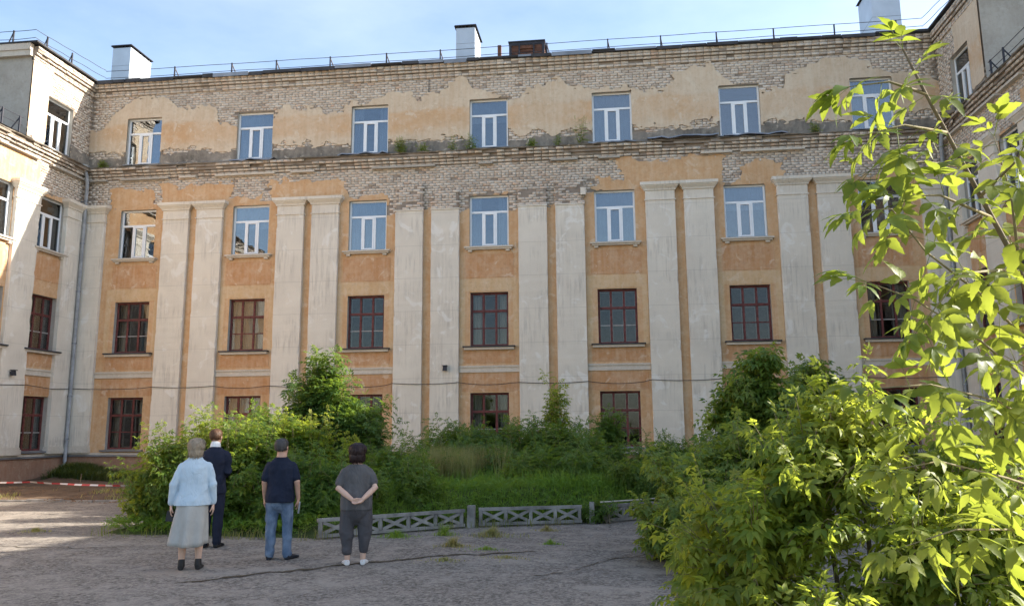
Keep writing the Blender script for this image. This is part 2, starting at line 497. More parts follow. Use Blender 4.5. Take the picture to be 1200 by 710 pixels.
# the plaster that is left: patches on the frieze, panels between the attic windows
FRIEZE = [(-14.3, -12.75, 9.7, 10.62), (-12.35, -9.65, 9.7, 10.78), (-9.7, -8.5, 9.7, 10.20), (-8.05, -5.15, 9.7, 10.76),
          (4.6, 8.05, 9.7, 10.98), (3.9, 5.2, 9.7, 10.30), (8.7, 10.15, 9.7, 10.66)]
TOPLINE = [(-15.4, 13.0), (-14.6, 13.35), (-14.0, 13.95), (-13.4, 14.3), (-12.3, 14.42), (-12.0, 14.1), (-11.6, 13.85), (-10.4, 13.85), (-10.2, 13.3), (-9.5, 12.9),
           (-8.6, 13.0), (-7.7, 13.62), (-6.4, 13.62), (-6.1, 13.3), (-5.6, 13.4), (-4.9, 13.75), (-4.2, 13.95), (-2.9, 14.05), (-2.6, 13.55), (-2.1, 13.75),
           (-0.9, 14.35), (-0.6, 13.75), (0.9, 13.35), (1.6, 13.9), (2.6, 14.05), (2.85, 13.75), (3.7, 13.6), (5.2, 13.6), (6.2, 13.65), (6.7, 14.15), (7.9, 14.25),
           (8.4, 13.75), (9.2, 13.2), (10.35, 13.2), (10.4, 13.75), (11.0, 14.0), (11.8, 14.3), (12.8, 14.2), (13.3, 13.8), (15.4, 13.3)]


def f_main_frieze(u, z):
    """positive where plaster survives, z 9.3 to 11.1"""
    g = np.full_like(u, -9.0)
    for r in FRIEZE: g = np.maximum(g, rect_in(u, z, r))
    low = np.minimum(10.02 - z, 3.0)
    for a, b, zb in ((-3.75, -0.55, 9.42), (-0.95, 0.95, 9.93), (0.55, 3.25, 9.42), (3.2, 3.7, 9.75)):
        low = np.minimum(low, np.maximum(np.maximum(a - u, u - b), zb - z))
    g = np.maximum(g, low)
    return g + fnoise(u, z, 1.7, 3) * 0.55 + fnoise(u, z, 6.0, 5) * 0.2 + brick_steps(u, z, 1.0) * 0.16


def f_main_attic(u, z):
    top = np.interp(u, [a for a, _ in TOPLINE], [b for _, b in TOPLINE])
    g = np.minimum(top - z, z - (12.12 + 0.0 * u))
    return g + fnoise(u, z, 0.8, 12) * 0.5 + fnoise(u, z, 2.4, 11) * 0.5 + fnoise(u, z, 7, 13) * 0.22 + brick_steps(u, z, 2.0) * 0.2


def f_left_frieze(u, z):
    low = np.minimum(10.02 - z, 3.0)
    near = np.minimum(-2.6 - u, 10.98 - z)
    return np.maximum(low, near) + fnoise(u, z, 1.7, 23) * 0.3 + brick_steps(u, z, 3.0) * 0.16


def f_left_attic(u, z):
    g = np.minimum(-1.9 - u + (13.2 - z) * 0.35 + np.where(z < 13.2, 0.25, -0.2), 14.5 - z)
    return np.minimum(g, z - 11.8) + fnoise(u, z, 1.8, 31) * 0.45 + brick_steps(u, z, 4.0) * 0.2


def f_right_frieze(u, z):
    low = np.minimum(10.02 - z, 3.0)
    return np.maximum(low, np.minimum(u - 5.2, 10.75 - z)) + fnoise(u, z, 1.7, 41) * 0.3


def f_right_attic(u, z):
    return np.minimum(np.minimum(u - 1.55, 14.5 - z), z - 11.9) + fnoise(u, z, 1.8, 53) * 0.35


def sheet(name, u0, u1, z0, z1, step, field, openings, mat, M, y=-0.024):
    """plaster skin with a ragged edge and real thickness (marching squares over field > 0)"""
    nu, nz = int(round((u1 - u0) / step)), int(round((z1 - z0) / step))
    us = np.linspace(u0, u1, nu + 1); zs = np.linspace(z0, z1, nz + 1)
    U, Z = np.meshgrid(us, zs, indexing='ij')
    G = field(U, Z)
    for r in openings: G = np.minimum(G, -rect_in(U, Z, r))
    G = np.where(np.abs(G) < 1e-5, 1e-5, G)
    V = []; Fq = []; cache = {}
    def corner(i, j):
        k = (i, j)
        if k not in cache: cache[k] = len(V); V.append((us[i], y, zs[j]))
        return cache[k]
    def cross(i, j, i2, j2):
        k = (i, j, i2, j2) if (i, j) < (i2, j2) else (i2, j2, i, j)
        if k not in cache:
            a, b = G[k[0], k[1]], G[k[2], k[3]]; t = a / (a - b)
            cache[k] = len(V)
            V.append((us[k[0]] + (us[k[2]] - us[k[0]]) * t, y, zs[k[1]] + (zs[k[3]] - zs[k[1]]) * t))
        return cache[k]
    P = G > 0
    cnt = P[:-1, :-1].astype(int) + P[1:, :-1] + P[1:, 1:] + P[:-1, 1:]
    rim = []
    for i, j in zip(*np.nonzero(cnt)):
        if cnt[i, j] == 4:
            Fq.append((corner(i, j), corner(i + 1, j), corner(i + 1, j + 1), corner(i, j + 1))); continue
        cs = [(i, j), (i + 1, j), (i + 1, j + 1), (i, j + 1)]
        poly = []; marks = []
        for k in range(4):
            a, b = cs[k], cs[(k + 1) % 4]
            if P[a]: poly.append(corner(*a)); marks.append(0)
            if P[a] != P[b]: poly.append(cross(*a, *b)); marks.append(1 if P[a] else 2)
        if len(poly) >= 3:
            Fq.append(tuple(poly))
            for k in range(len(poly)):
                if marks[k] == 1 and marks[(k + 1) % len(poly)] == 2: rim.append((poly[k], poly[(k + 1) % len(poly)]))
    back = {}
    for a, b in rim:
        for q in (a, b):
            if q not in back:
                back[q] = len(V); V.append((V[q][0], 0.002, V[q][2]))
        Fq.append((b, a, back[a], back[b]))
    me = bpy.data.meshes.new(name); me.from_pydata(V, [], Fq); me.update()
    return link_mesh(name, me, mat, BLD, M)


def bricks(name, u0, u1, z0, z1, exposed, openings, M, yoff=None, seed=1, miss=0.02):
    """bare brickwork: every brick a small box standing proud of the joints"""
    rng = np.random.default_rng(seed)
    ch, cl = 0.094, 0.262
    C = []
    nrow = int((z1 - z0) / ch)
    for r in range(nrow):
        z = z0 + (r + 0.5) * ch
        head = (r % 5 == 4)
        pl = cl / 2 if head else cl
        off = 0.0 if r % 2 == 0 else pl / 2
        u = np.arange(u0 + off + pl / 2, u1 - pl * 0.3, pl)
        ln = np.full_like(u, pl - 0.013)
        zz = np.full_like(u, z)
        keep = exposed(u, zz)
        for q in openings:
            keep &= ~((u + ln / 2 > q[0]) & (u - ln / 2 < q[1]) & (z + ch / 2 > q[2]) & (z - ch / 2 < q[3]))
        keep &= rng.random(len(u)) > miss
        u, ln, zz = u[keep], ln[keep], zz[keep]
        yy = np.zeros_like(u) if yoff is None else yoff(u, zz)
        C.append(np.stack([u, zz, ln, yy], 1))
    C = np.concatenate(C)
    n = len(C)
    fr = -0.012 - rng.random(n) * 0.008 - (rng.random(n) < 0.03) * 0.012 + (rng.random(n) < 0.05) * 0.008
    uj = C[:, 0] + rng.normal(0, 0.003, n); zj = C[:, 1] + rng.normal(0, 0.0025, n)
    hl = C[:, 2] / 2; hh = np.full(n, (ch - 0.013) / 2)
    V = np.zeros((n, 8, 3))
    tilt = rng.normal(0, 0.004, n)
    for k, (a, b) in enumerate(((-1, -1), (1, -1), (1, 1), (-1, 1))):
        V[:, k] = np.stack([uj + a * hl, C[:, 3] + fr + a * tilt, zj + b * hh], 1)
        V[:, k + 4] = np.stack([uj + a * hl, C[:, 3] + 0.004 + 0 * uj, zj + b * hh], 1)
    base = (np.arange(n) * 8)[:, None, None]
    Q = np.array([[0, 1, 2, 3], [0, 4, 5, 1], [1, 5, 6, 2], [2, 6, 7, 3], [3, 7, 4, 0]])[None] + base
    me = np_mesh(name, V.reshape(-1, 3), Q.reshape(-1, 4))
    o = link_mesh(name, me, BRICK, BLD, M)
    o['kind'] = 'stuff'
    return o


def rect_wall(name, u0, u1, z0, z1, openings, y, mat, M, reveal=None):
    us = sorted({u0, u1} | {min(max(r[k], u0), u1) for r in openings for k in (0, 1)})
    zs = sorted({z0, z1} | {min(max(r[k], z0), z1) for r in openings for k in (2, 3)})
    mb = MB()
    for a, b in zip(us, us[1:]):
        for c, d in zip(zs, zs[1:]):
            if b - a < 1e-6 or d - c < 1e-6: continue
            mu, mz = (a + b) / 2, (c + d) / 2
            if any(r[0] < mu < r[1] and r[2] < mz < r[3] for r in openings): continue
            mb.quad((a, y, c), (b, y, c), (b, y, d), (a, y, d))
    return mb.build(name, mat, BLD, M)


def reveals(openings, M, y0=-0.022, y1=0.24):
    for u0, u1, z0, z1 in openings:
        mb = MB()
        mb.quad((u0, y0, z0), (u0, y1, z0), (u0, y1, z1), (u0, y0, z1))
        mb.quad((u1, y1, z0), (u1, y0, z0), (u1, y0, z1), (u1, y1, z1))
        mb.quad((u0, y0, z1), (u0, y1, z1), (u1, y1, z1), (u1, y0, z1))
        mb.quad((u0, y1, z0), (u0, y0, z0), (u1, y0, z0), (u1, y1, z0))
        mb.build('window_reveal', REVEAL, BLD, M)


MESH = {}
def shared(key, fn):
    if key not in MESH: MESH[key] = fn()
    return MESH[key]


def frame_mesh(key, rects, w, d0, d1, mat):
    def mk():
        mb = MB()
        for (x0, x1, z0, z1, ww) in rects:
            mb.box(x0, x0 + ww, d0, d1, z0, z1); mb.box(x1 - ww, x1, d0, d1, z0, z1)
            mb.box(x0 + ww, x1 - ww, d0 + 0.0015, d1 - 0.0015, z0, z0 + ww); mb.box(x0 + ww, x1 - ww, d0 + 0.0015, d1 - 0.0015, z1 - ww, z1)
        me = mb.mesh(key); me.materials.append(mat); return me
    return shared(key, mk)


def pane_mesh(key, w, h, mat):
    def mk():
        mb = MB().box(-w / 2, w / 2, -0.003, 0.003, -h / 2, h / 2)
        me = mb.mesh(key); me.materials.append(mat); return me
    return shared(key, mk)


def curtain_mesh(key, w, h, mat, waves, amp=0.03):
    def mk():
        n = 40; mb = MB()
        for i in range(n):
            a, b = i / n, (i + 1) / n
            ya, yb = amp * math.sin(a * waves * 2 * math.pi), amp * math.sin(b * waves * 2 * math.pi)
            mb.quad((-w / 2 + a * w, ya, -h / 2), (-w / 2 + b * w, yb, -h / 2), (-w / 2 + b * w, yb, h / 2), (-w / 2 + a * w, ya, h / 2))
        me = mb.mesh(key); me.materials.append(mat); return me
    return shared(key, mk)


def white_window(u, z0, z1, w, M, extra=None):
    """new white plastic window: fixed top light over three lights, the middle one opening"""
    h = z1 - z0
    root = bpy.data.objects.new('window', None); COL.objects.link(root); root.parent = BLD
    root.matrix_local = M @ Matrix.Translation((u, 0.10, z0))
    tz = h * 0.685
    key = f'pvc_{w:.2f}_{h:.2f}'
    def mk():
        mb = MB()
        a = w / 2; f = 0.06
        mb.box(-a, -a + f, 0, 0.06, 0, h); mb.box(a - f, a, 0, 0.06, 0, h)
        mb.box(-a + f, a - f, 0.002, 0.058, 0, f * 1.25); mb.box(-a + f, a - f, 0.002, 0.058, h - f, h); mb.box(-a + f, a - f, 0.002, 0.058, tz - 0.035, tz + 0.035)
        for s in (-1, 1): mb.box(s * w * 0.165 - 0.035, s * w * 0.165 + 0.035, 0.004, 0.056, f * 1.25, tz - 0.035)
        me = mb.mesh(key); me.materials.append(PVC); return me
    link_mesh('frame', shared(key, mk), None, root)
    sk = f'sash_{w:.2f}_{h:.2f}'
    sw = w * 0.165 - 0.035
    link_mesh('opening_sash', frame_mesh(sk, [(-sw, sw, 0.075, tz - 0.035, 0.05)], 0.05, -0.012, 0.045, PVC), None, root)
    def pane(x0, x1, a, b):
        o = link_mesh('pane', pane_mesh(f'pn_{x1 - x0:.3f}_{b - a:.3f}', x1 - x0, b - a, GLASS_N), None, root)
        o.location = ((x0 + x1) / 2, 0.03, (a + b) / 2); o.rotation_euler = (random.uniform(-0.018, 0.018), 0, random.uniform(-0.02, 0.02))
    e = w / 2 - 0.06; mq = w * 0.165
    pane(-e, e, tz + 0.035, h - 0.06)
    pane(-e, -mq - 0.035, 0.075, tz - 0.035); pane(-sw + 0.05, sw - 0.05, 0.125, tz - 0.085); pane(mq + 0.035, e, 0.075, tz - 0.035)
    if extra == 'blind':
        o = link_mesh('blind', curtain_mesh(f'bl_{w:.2f}_{h:.2f}', w - 0.05, h - 0.02, BLIND, 9, 0.012), None, root)
        o.location = (0, 0.13, h / 2)
    elif extra == 'half':
        o = link_mesh('blind', curtain_mesh(f'bh_{w:.2f}_{h:.2f}', w - 0.05, h * 0.45, BLIND, 7, 0.012), None, root)
        o.location = (0, 0.13, h * 0.77)
    elif extra == 'sides':
        for s_ in (-1, 1):
            o = link_mesh('curtain', curtain_mesh(f'ws_{w:.2f}_{h:.2f}', w * 0.26, h - 0.06, BLIND, 3, 0.03), None, root); o.location = (s_ * w * 0.35, 0.16, h / 2)
    return root


def red_window(u, z0, z1, w, M, extra=None, seed=0):
    """old oxblood timber window: three small lights over three tall ones with a thin glazing bar, paler inner sashes behind"""
    h = z1 - z0
    root = bpy.data.objects.new('window', None); COL.objects.link(root); root.parent = BLD
    root.matrix_local = M @ Matrix.Translation((u, 0.13, z0))
    tz = h * 0.655; f = 0.07
    a = w / 2
    cols = [(-a + f, -w / 6 - 0.036), (-w / 6 + 0.036, w / 6 - 0.036), (w / 6 + 0.036, a - f)]
    key = f'timber_{w:.2f}_{h:.2f}'
    def mk():
        mb = MB()
        mb.box(-a, -a + f, 0, 0.07, 0, h); mb.box(a - f, a, 0, 0.07, 0, h)
        mb.box(-a + f, a - f, 0.002, 0.068, 0, f); mb.box(-a + f, a - f, 0.002, 0.068, h - f, h)
        mb.box(-a + f, a - f, -0.012, 0.068, tz - 0.04, tz + 0.04)
        for s in (-1, 1):
            mb.box(s * w / 6 - 0.036, s * w / 6 + 0.036, 0.004, 0.066, f, tz - 0.04); mb.box(s * w / 6 - 0.036, s * w / 6 + 0.036, 0.004, 0.066, tz + 0.04, h - f)
        me = mb.mesh(key); me.materials.append(REDWOOD); return me
    link_mesh('frame', shared(key, mk), None, root)
    mid = (f + tz - 0.04) / 2
    bk = f'bar_{w:.2f}_{h:.2f}'
    def mkb():
        mb = MB()
        for x0, x1 in cols: mb.box(x0, x1, 0.012, 0.05, mid - 0.018, mid + 0.018)
        me = mb.mesh(bk); me.materials.append(REDWOOD if seed % 2 else INNER); return me
    link_mesh('glazing_bar', shared(bk + str(seed % 2), mkb), None, root)
    ik = f'inner_{w:.2f}_{h:.2f}'
    rects = [(x0 - 0.012, x1 + 0.012, f, tz - 0.045, 0.035) for x0, x1 in cols] + [(x0 - 0.012, x1 + 0.012, tz + 0.045, h - f, 0.03) for x0, x1 in cols]
    link_mesh('inner_sash', frame_mesh(ik, rects, 0.04, 0.15, 0.185, INNER), None, root)
    for x0, x1 in cols:
        for za, zb in ((f, mid - 0.014), (mid + 0.014, tz - 0.04), (tz + 0.04, h - f)):
            o = link_mesh('pane', pane_mesh(f'po_{x1 - x0:.3f}_{zb - za:.3f}', x1 - x0, zb - za, GLASS_O), None, root)
            o.location = ((x0 + x1) / 2, 0.03, (za + zb) / 2)
            o.rotation_euler = (random.uniform(-0.008, 0.008), 0, random.uniform(-0.01, 0.01))
    if extra == 'full':
        o = link_mesh('curtain', curtain_mesh(f'cu_{w:.2f}_{h:.2f}', w - 0.06, h - 0.06, CURTAIN, 6, 0.035), None, root); o.location = (0, 0.27, h / 2)
    elif extra == 'sides':
        for s in (-1, 1):
            o = link_mesh('curtain', curtain_mesh(f'cs_{w:.2f}_{h:.2f}', w * 0.24, h - 0.1, CURTAIN, 3, 0.03), None, root); o.location = (s * w * 0.36, 0.27, h / 2)
    return root


def op(u, row):
    z0, z1 = ROWS[row]; w = WW[row]
    return (u - w / 2, u + w / 2, z0, z1)


def sill(u, row, M):
    z0 = ROWS[row][0]; w = WW[row]
    root = bpy.data.objects.new('sill', None); COL.objects.link(root); root.parent = BLD
    root.matrix_local = M @ Matrix.Translation((u, 0, z0))
    if row == 3:
        def mk():
            mb = MB()
            a = w / 2 + 0.17
            mb.box(-a, a, -0.20, -0.0255, -0.055, -0.004); mb.box(-a + 0.05, a - 0.05, -0.15, -0.0255, -0.115, -0.055)
            for s in (-1, 1): mb.box(s * (a - 0.2) - 0.07, s * (a - 0.2) + 0.07, -0.12, -0.0255, -0.185, -0.115)
            me = mb.mesh('sill3'); me.materials.append(TRIM); return me
        link_mesh('sill_moulding', shared('sill3', mk), None, root)
        def mk2():
            me = MB().box(-w / 2 + 0.01, w / 2 - 0.01, -0.17, 0.10, -0.002, 0.012).mesh('sill3m'); me.materials.append(TIN); return me
        link_mesh('sill_flashing', shared('sill3m', mk2), None, root)
    elif row == 2:
        def mk():
            mb = MB(); a = w / 2 + 0.20
            mb.box(-a, a, -0.17, -0.0255, -0.13, -0.05)
            me = mb.mesh('sill2'); me.materials.append(TRIM); return me
        link_mesh('sill_moulding', shared('sill2', mk), None, root)
        def mk2():
            mb = MB(); a = w / 2 + 0.24
            mb.box(-a, a, -0.22, -0.0265, -0.05, -0.005); mb.box(-w / 2, w / 2, -0.0265, 0.13, -0.004, 0.01)
            me = mb.mesh('sill2m'); me.materials.append(FELT); return me
        link_mesh('sill_flashing', shared('sill2m', mk2), None, root)
    elif row == 1:
        def mk2():
            mb = MB(); a = w / 2 + 0.12
            mb.box(-a, a, -0.16, -0.0265, -0.07, -0.01); mb.box(-w / 2, w / 2, -0.0265, 0.13, -0.008, 0.01)
            me = mb.mesh('sill1m'); me.materials.append(TIN); return me
        link_mesh('sill_flashing', shared('sill1m', mk2), None, root)
    elif row == 4:
        def mk2():
            mb = MB(); mb.box(-w / 2 - 0.04, w / 2 + 0.04, -0.12, 0.10, -0.02, 0.008)
            me = mb.mesh('sill4m'); me.materials.append(TIN); return me
        link_mesh('sill_flashing', shared('sill4m', mk2), None, root)


def pilaster(u, w, M, cap=True, left=True, right=True):
    """shaft with base block; capital of stepped mouldings where it has not fallen off"""
    root = bpy.data.objects.new('pilaster', None); COL.objects.link(root); root.parent = BLD
    root.matrix_local = M @ Matrix.Translation((u, 0, 0))
    P = 0.16; a = w / 2
    ztop = 9.78 if cap else 9.44
    def mk():
        mb = MB(); rng = random.Random(int(u * 100))
        n = 70; rows = []; chip = [0, 0]
        for i in range(n + 1):
            z = 1.27 + (ztop - 1.27) * i / n
            j = [rng.uniform(-0.006, 0.006) for _ in range(4)]
            for q in (0, 1):
                chip[q] = chip[q] * 0.55 if rng.random() > 0.07 else rng.uniform(0.015, 0.045)
            rows.append(((-a + j[0] * 0.4, 0.0, z), (-a + j[0] * 0.4, -P + chip[0], z), (-a + 0.004 + chip[0], -P + j[2] * 0.5, z), (a - 0.004 - chip[1], -P + j[3] * 0.5, z), (a + j[1] * 0.4, -P + chip[1], z), (a + j[1] * 0.4, 0.0, z)))
        for r0, r1 in zip(rows, rows[1:]):
            for k in range(5): mb.quad(r0[k], r0[k + 1], r1[k + 1], r1[k])
        mb.quad(rows[-1][0], rows[-1][1], rows[-1][4], rows[-1][5])
        return mb.mesh('shaft')
    link_mesh('shaft', mk(), PILASTER, root)
    mb = MB().box(-a - 0.05, a + 0.05, -P - 0.05, -0.001, 1.03, 1.20); mb.box(-a - 0.02, a + 0.02, -P - 0.02, -0.001, 1.20, 1.275)
    mb.build('pilaster_base', TRIM, root)
    if cap:
        mb = MB()
        mb.box(-a - 0.03, a + 0.03, -P - 0.03, -0.002, 9.44, 9.475)
        prof = [(9.775, 0.0), (9.785, 0.035), (9.83, 0.045), (9.86, 0.07), (9.92, 0.125), (9.95, 0.135), (9.955, 0.16), (10.06, 0.165)]
        n = len(mb.v)
        for z, e in prof:
            e0 = e if left else min(e, 0.0); e1 = e if right else min(e, 0.0)
            mb.v += [(-a - e0, -0.003, z), (-a - e0, -P - e, z), (a + e1, -P - e, z), (a + e1, -0.003, z)]
        for i in range(len(prof) - 1):
            for k in range(3):
                q = n + i * 4 + k; mb.f.append((q, q + 1, q + 5, q + 4))
        q = n + (len(prof) - 1) * 4; mb.f.append((q, q + 1, q + 2, q + 3))
        mb.build('capital', PILASTER, root)
    else:
        MB().box(-a - 0.02, a + 0.02, -P - 0.03, -0.002, 9.41, 9.45).build('capital_stub', PILASTER, root)
    return root


def strip_course(u0, u1, M):
    mb = MB()
    mb.box(u0, u1, -0.085, -0.0255, 3.83, 3.89); mb.box(u0, u1, -0.055, -0.0255, 3.74, 3.83); mb.box(u0, u1, -0.075, -0.0255, 3.66, 3.74)
    mb.build('string_course', TRIM, BLD, M)


def panel(u0, u1, z0, z1, mat, M, t=0.012):
    MB().box(u0, u1, -0.0245 - t, -0.0255, z0, z1, 0.0).build('wall_panel', mat, BLD, M)


def facade(M, u0, u1, wins, rows_top, pil, f_frieze, f_attic, attic, name_seed):
    """one wall of the courtyard in its own plane: u along the wall, -y outwards"""
    ops = [op(u, r) for u in wins for r in (1, 2, 3)] + [op(u, 4) for u in rows_top]
    lowops = [o_ for o_ in ops if o_[3] < 10.5]
    a0, a1 = attic
    # backing wall with the joints' colour and the plastered lower storeys
    rect_wall('wall', u0, u1, 0.0, 11.62, lowops, 0.0, MORTAR, M)
    rect_wall('wall', a0, a1, 11.62, 14.95, [o_ for o_ in ops if o_[2] > 11], 0.0, MORTAR, M)
    rect_wall('plaster_wall', u0, u1, 0.93, 9.3, lowops, -0.024, ORANGE, M)
    sheet('frieze_plaster', u0, u1, 9.3, 11.1, 0.045, f_frieze, lowops, ORANGE, M)
    sheet('attic_plaster', a0, a1, 11.64, 14.5, 0.045, f_attic, [o_ for o_ in ops if o_[2] > 11], CREAM, M, y=-0.05)
    # sooty mortar band above the ledge
    sheet('mortar_band', a0, a1, 11.58, 12.3, 0.06, lambda u, z: 11.98 - z + fnoise(u, z, 0.9, name_seed) * 0.5 + fnoise(u, z, 5.0, name_seed + 2) * 0.28, [o_ for o_ in ops if o_[2] > 11], PARGE, M, y=-0.034)
    bricks('brickwork', u0, u1, 9.3, 11.12, lambda u, z: f_frieze(u, z) < 0.12, lowops, M, seed=name_seed)
    bricks('brickwork', a0, a1, 11.75, 14.5, lambda u, z: (f_attic(u, z) < 0.10) | (z < 12.2), [o_ for o_ in ops if o_[2] > 11], M, seed=name_seed + 1)
    # corbelled brick cornices: each course steps further out
    rng = np.random.default_rng(name_seed + 5)
    def cor(zb, step, n):
        return lambda u, z: -np.clip(np.floor((z - zb) / 0.094) + 1, 0, n) * step
    for c, (zz, out) in enumerate(((11.10, 0.06), (11.20, 0.12), (11.30, 0.20), (11.40, 0.27))):
        mbx = MB(); rq = random.Random(name_seed + 70 + c); uq = u0
        while uq < u1 - 1e-6:
            eq = min(uq + rq.uniform(0.25, 0.9), u1); back_ = rq.choice((0.0, 0.0, 0.015, 0.04, 0.07 if c > 1 else 0.02))
            mbx.box(uq, eq, -max(out - back_, 0.02) + 0.004, 0.05, zz, zz + 0.1 - (rq.choice((0, 0, 0.03)) if c == 3 else 0)); uq = eq
        mbx.build('cornice_course', MORTAR, BLD, M)
        bricks('cornice_brickwork', u0, u1, zz + 0.003, zz + 0.1, lambda u, z: fnoise(u, z * 0 + 3.0 * c, 0.8, name_seed + c) > (-0.22, -0.16, -0.08, 0.0)[c], [], M, lambda u, z, q=out: 0 * u - q + 0.004, seed=name_seed + 10 + c, miss=0.05)
    # broken pale lip under the ledge
    u = u0 + 0.1
    rr = random.Random(name_seed)
    while u < u1 - 0.4:
        ln = rr.uniform(0.5, 2.4)
        if rr.random() < 0.62:
            e = min(u + ln, u1 - 0.05)
            MB().box(u, e, -0.16, -0.001, 11.035, 11.098).build('cornice_lip', TRIM if rr.random() < 0.6 else REVEAL, BLD, M)
        u += ln + rr.uniform(0.02, 0.8)
    # ledge: uneven earth, moss and old felt
    n = int((u1 - u0) / 0.12); mb = MB(); prev = None
    for i in range(n + 1):
        uu = u0 + (u1 - u0) * i / n
        e = float(fnoise(np.array([uu]), np.array([1.0]), 0.9, name_seed + 7)[0]); e2 = float(fnoise(np.array([uu]), np.array([5.0]), 3.0, name_seed + 8)[0])
        h = 0.06 + 0.22 * max(0, e + 0.12) + 0.09 * e2
        cur = [(uu, -0.31 + 0.22 * e2, 11.495), (uu, -0.33 + 0.22 * e2, 11.515 + 0.05 * abs(e2)), (uu, -0.15, 11.52 + h * 0.55), (uu, -0.03, 11.53 + h)]
        if prev:
            for k in range(3): mb.quad(prev[k], cur[k], cur[k + 1], prev[k + 1])
            mb.quad(prev[0], (prev[0][0], 0.02, 11.495), (cur[0][0], 0.02, 11.495), cur[0])
        prev = cur
    mb.build('ledge_covering', PARGE if name_seed != 100 else PARGE, BLD, M)
    # roof-edge cornice
    for c, (zz, out) in enumerate(((14.42, 0.05), (14.52, 0.05), (14.62, 0.12), (14.72, 0.18), (14.82, 0.18))):
        MB().box(a0, a1, -out + 0.004, 0.04, zz, zz + 0.1).build('cornice_course', MORTAR, BLD, M)
        bricks('cornice_brickwork', a0, a1, zz + 0.003, zz + 0.1, lambda u, z: fnoise(u, z * 0 + 2.0 * c, 0.9, name_seed + 30 + c) > -0.3, [], M, lambda u, z, q=out: 0 * u - q + 0.004, seed=name_seed + 40 + c, miss=0.03)
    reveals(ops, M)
    for u, w, cap, l, r in pil: pilaster(u, w, M, cap, l, r)
    # plinth
    MB().box(u0, u1, -0.06, 0.0, -0.3, 0.90).build('plinth', PLINTH, BLD, M)
    MB().box(u0, u1, -0.13, -0.001, 0.90, 0.96).build('plinth_ledge', TIN, BLD, M)
    MB().box(u0, u1, -0.09, -0.001, 0.96, 1.032).build('plinth_moulding', TRIM, BLD, M)


pil_main = []
for k in range(6):
    c = -11 + 4.4 * k
    fallen = k in (2, 3)
    for s in (-1, 1):
        pil_main.append((c + s * 0.65, 1.0, not fallen, s > 0 or True, True))
# the capital fragment that still hangs on
pil_main[7] = (pil_main[7][0], 1.0, False, True, True)
pil_main += [(-14.93, 0.94, True, False, True), (14.93, 0.94, True, True, False)]
facade(M_MAIN, -XW, XW, BAYS, BAYS, pil_main, f_main_frieze, f_main_attic, (-XW, XW), 100)
MB().box(-0.09, 0.09, -0.27, -0.001, 9.72, 9.98).build('capital_fragment', PILASTER, BLD, M_MAIN @ Matrix.Translation((3.33, 0, 0)))
for c in (-2.2, 2.2):
    for s in (-1, 1):
        x = c + s * 0.65
        top = 10.02 + 0.35 * (s * c > 0)
        MB().box(x - 0.48, x + 0.48, -0.125, -0.001, 9.445, top).build('capital_core', MORTAR, BLD, M_MAIN)
        bricks('capital_core_brickwork', x - 0.52, x + 0.5, 9.455, top + 0.1, lambda u, z, t_=top: (z < t_ + 0.08) & (fnoise(u, z, 2.0, 61) > -0.2), [], M_MAIN, lambda u, z: 0 * u - 0.121, seed=int(900 + x * 10), miss=0.06)
pil_l = [(-0.66, 1.0, True, True, False), (-3.14, 1.15, True, True, True), (-6.0, 1.15, True, True, True), (-9.0, 1.0, True, True, True), (-12.0, 1.0, True, True, True), (-15.0, 1.0, True, True, True), (-18.0, 1.0, True, True, True)]
facade(M_LEFT, -L_LEN, 0, LW_WIN, [-1.83], pil_l, f_left_frieze, f_left_attic, (-3.42, 0), 200)
pil_r = [(0.66, 1.0, True, False, True), (3.14, 1.15, True, True, True), (5.75, 1.15, True, True, True), (8.6, 1.0, True, True, True), (11.5, 1.0, True, True, True), (14.5, 1.0, True, True, True)]
facade(M_RIGHT, 0, R_LEN, RW_WIN, [1.83], pil_r, f_right_frieze, f_right_attic, (0, 3.42), 300)

# windows
rw = random.Random(5)
CUR = {(0, 2): 'sides', (1, 2): 'full', (2, 2): None, (3, 2): 'sides', (4, 2): None, (5, 2): None, (6, 2): 'sides', (0, 1): 'sides', (1, 1): 'full', (3, 1): 'sides', (4, 1): None}
for b, u in enumerate(BAYS):
    white_window(u, *ROWS[4], WW[4], M_MAIN, (None, 'blind', 'sides', 'half', 'blind', None, 'blind')[b])
    white_window(u, *ROWS[3], WW[3], M_MAIN, (None, 'half', 'blind', 'sides', 'blind', 'half', None)[b])
    for r in (2, 1): red_window(u, *ROWS[r], WW[r], M_MAIN, CUR.get((b, r)), b + r)
    for r in (1, 2, 3, 4): sill(u, r, M_MAIN)
    e0 = u - 1.12 if b else -14.42; e1 = u + 1.12 if b < 6 else 14.42
    strip_course(u - 1.04 if b else -14.44, u + 1.04 if b < 6 else 14.44, M_MAIN)
    panel(u - 0.86, u + 0.86, 6.95, 7.78, DEEP, M_MAIN)
    panel(u - 0.90, u + 0.90, 3.98, 4.38, DEEP, M_MAIN)
    panel(u - 0.98, u + 0.98, 3.02, 3.60, DEEP, M_MAIN)
    for s in (-1, 1):
        x = u + s * 0.90
        panel(min(x - 0.06 * s, x + 0.13 * s), max(x - 0.06 * s, x + 0.13 * s), 4.52, 6.9, YELLOW, M_MAIN, 0.006)
    panel(u - 0.84, u + 0.84, 6.47, 6.9, YELLOW, M_MAIN, 0.006)
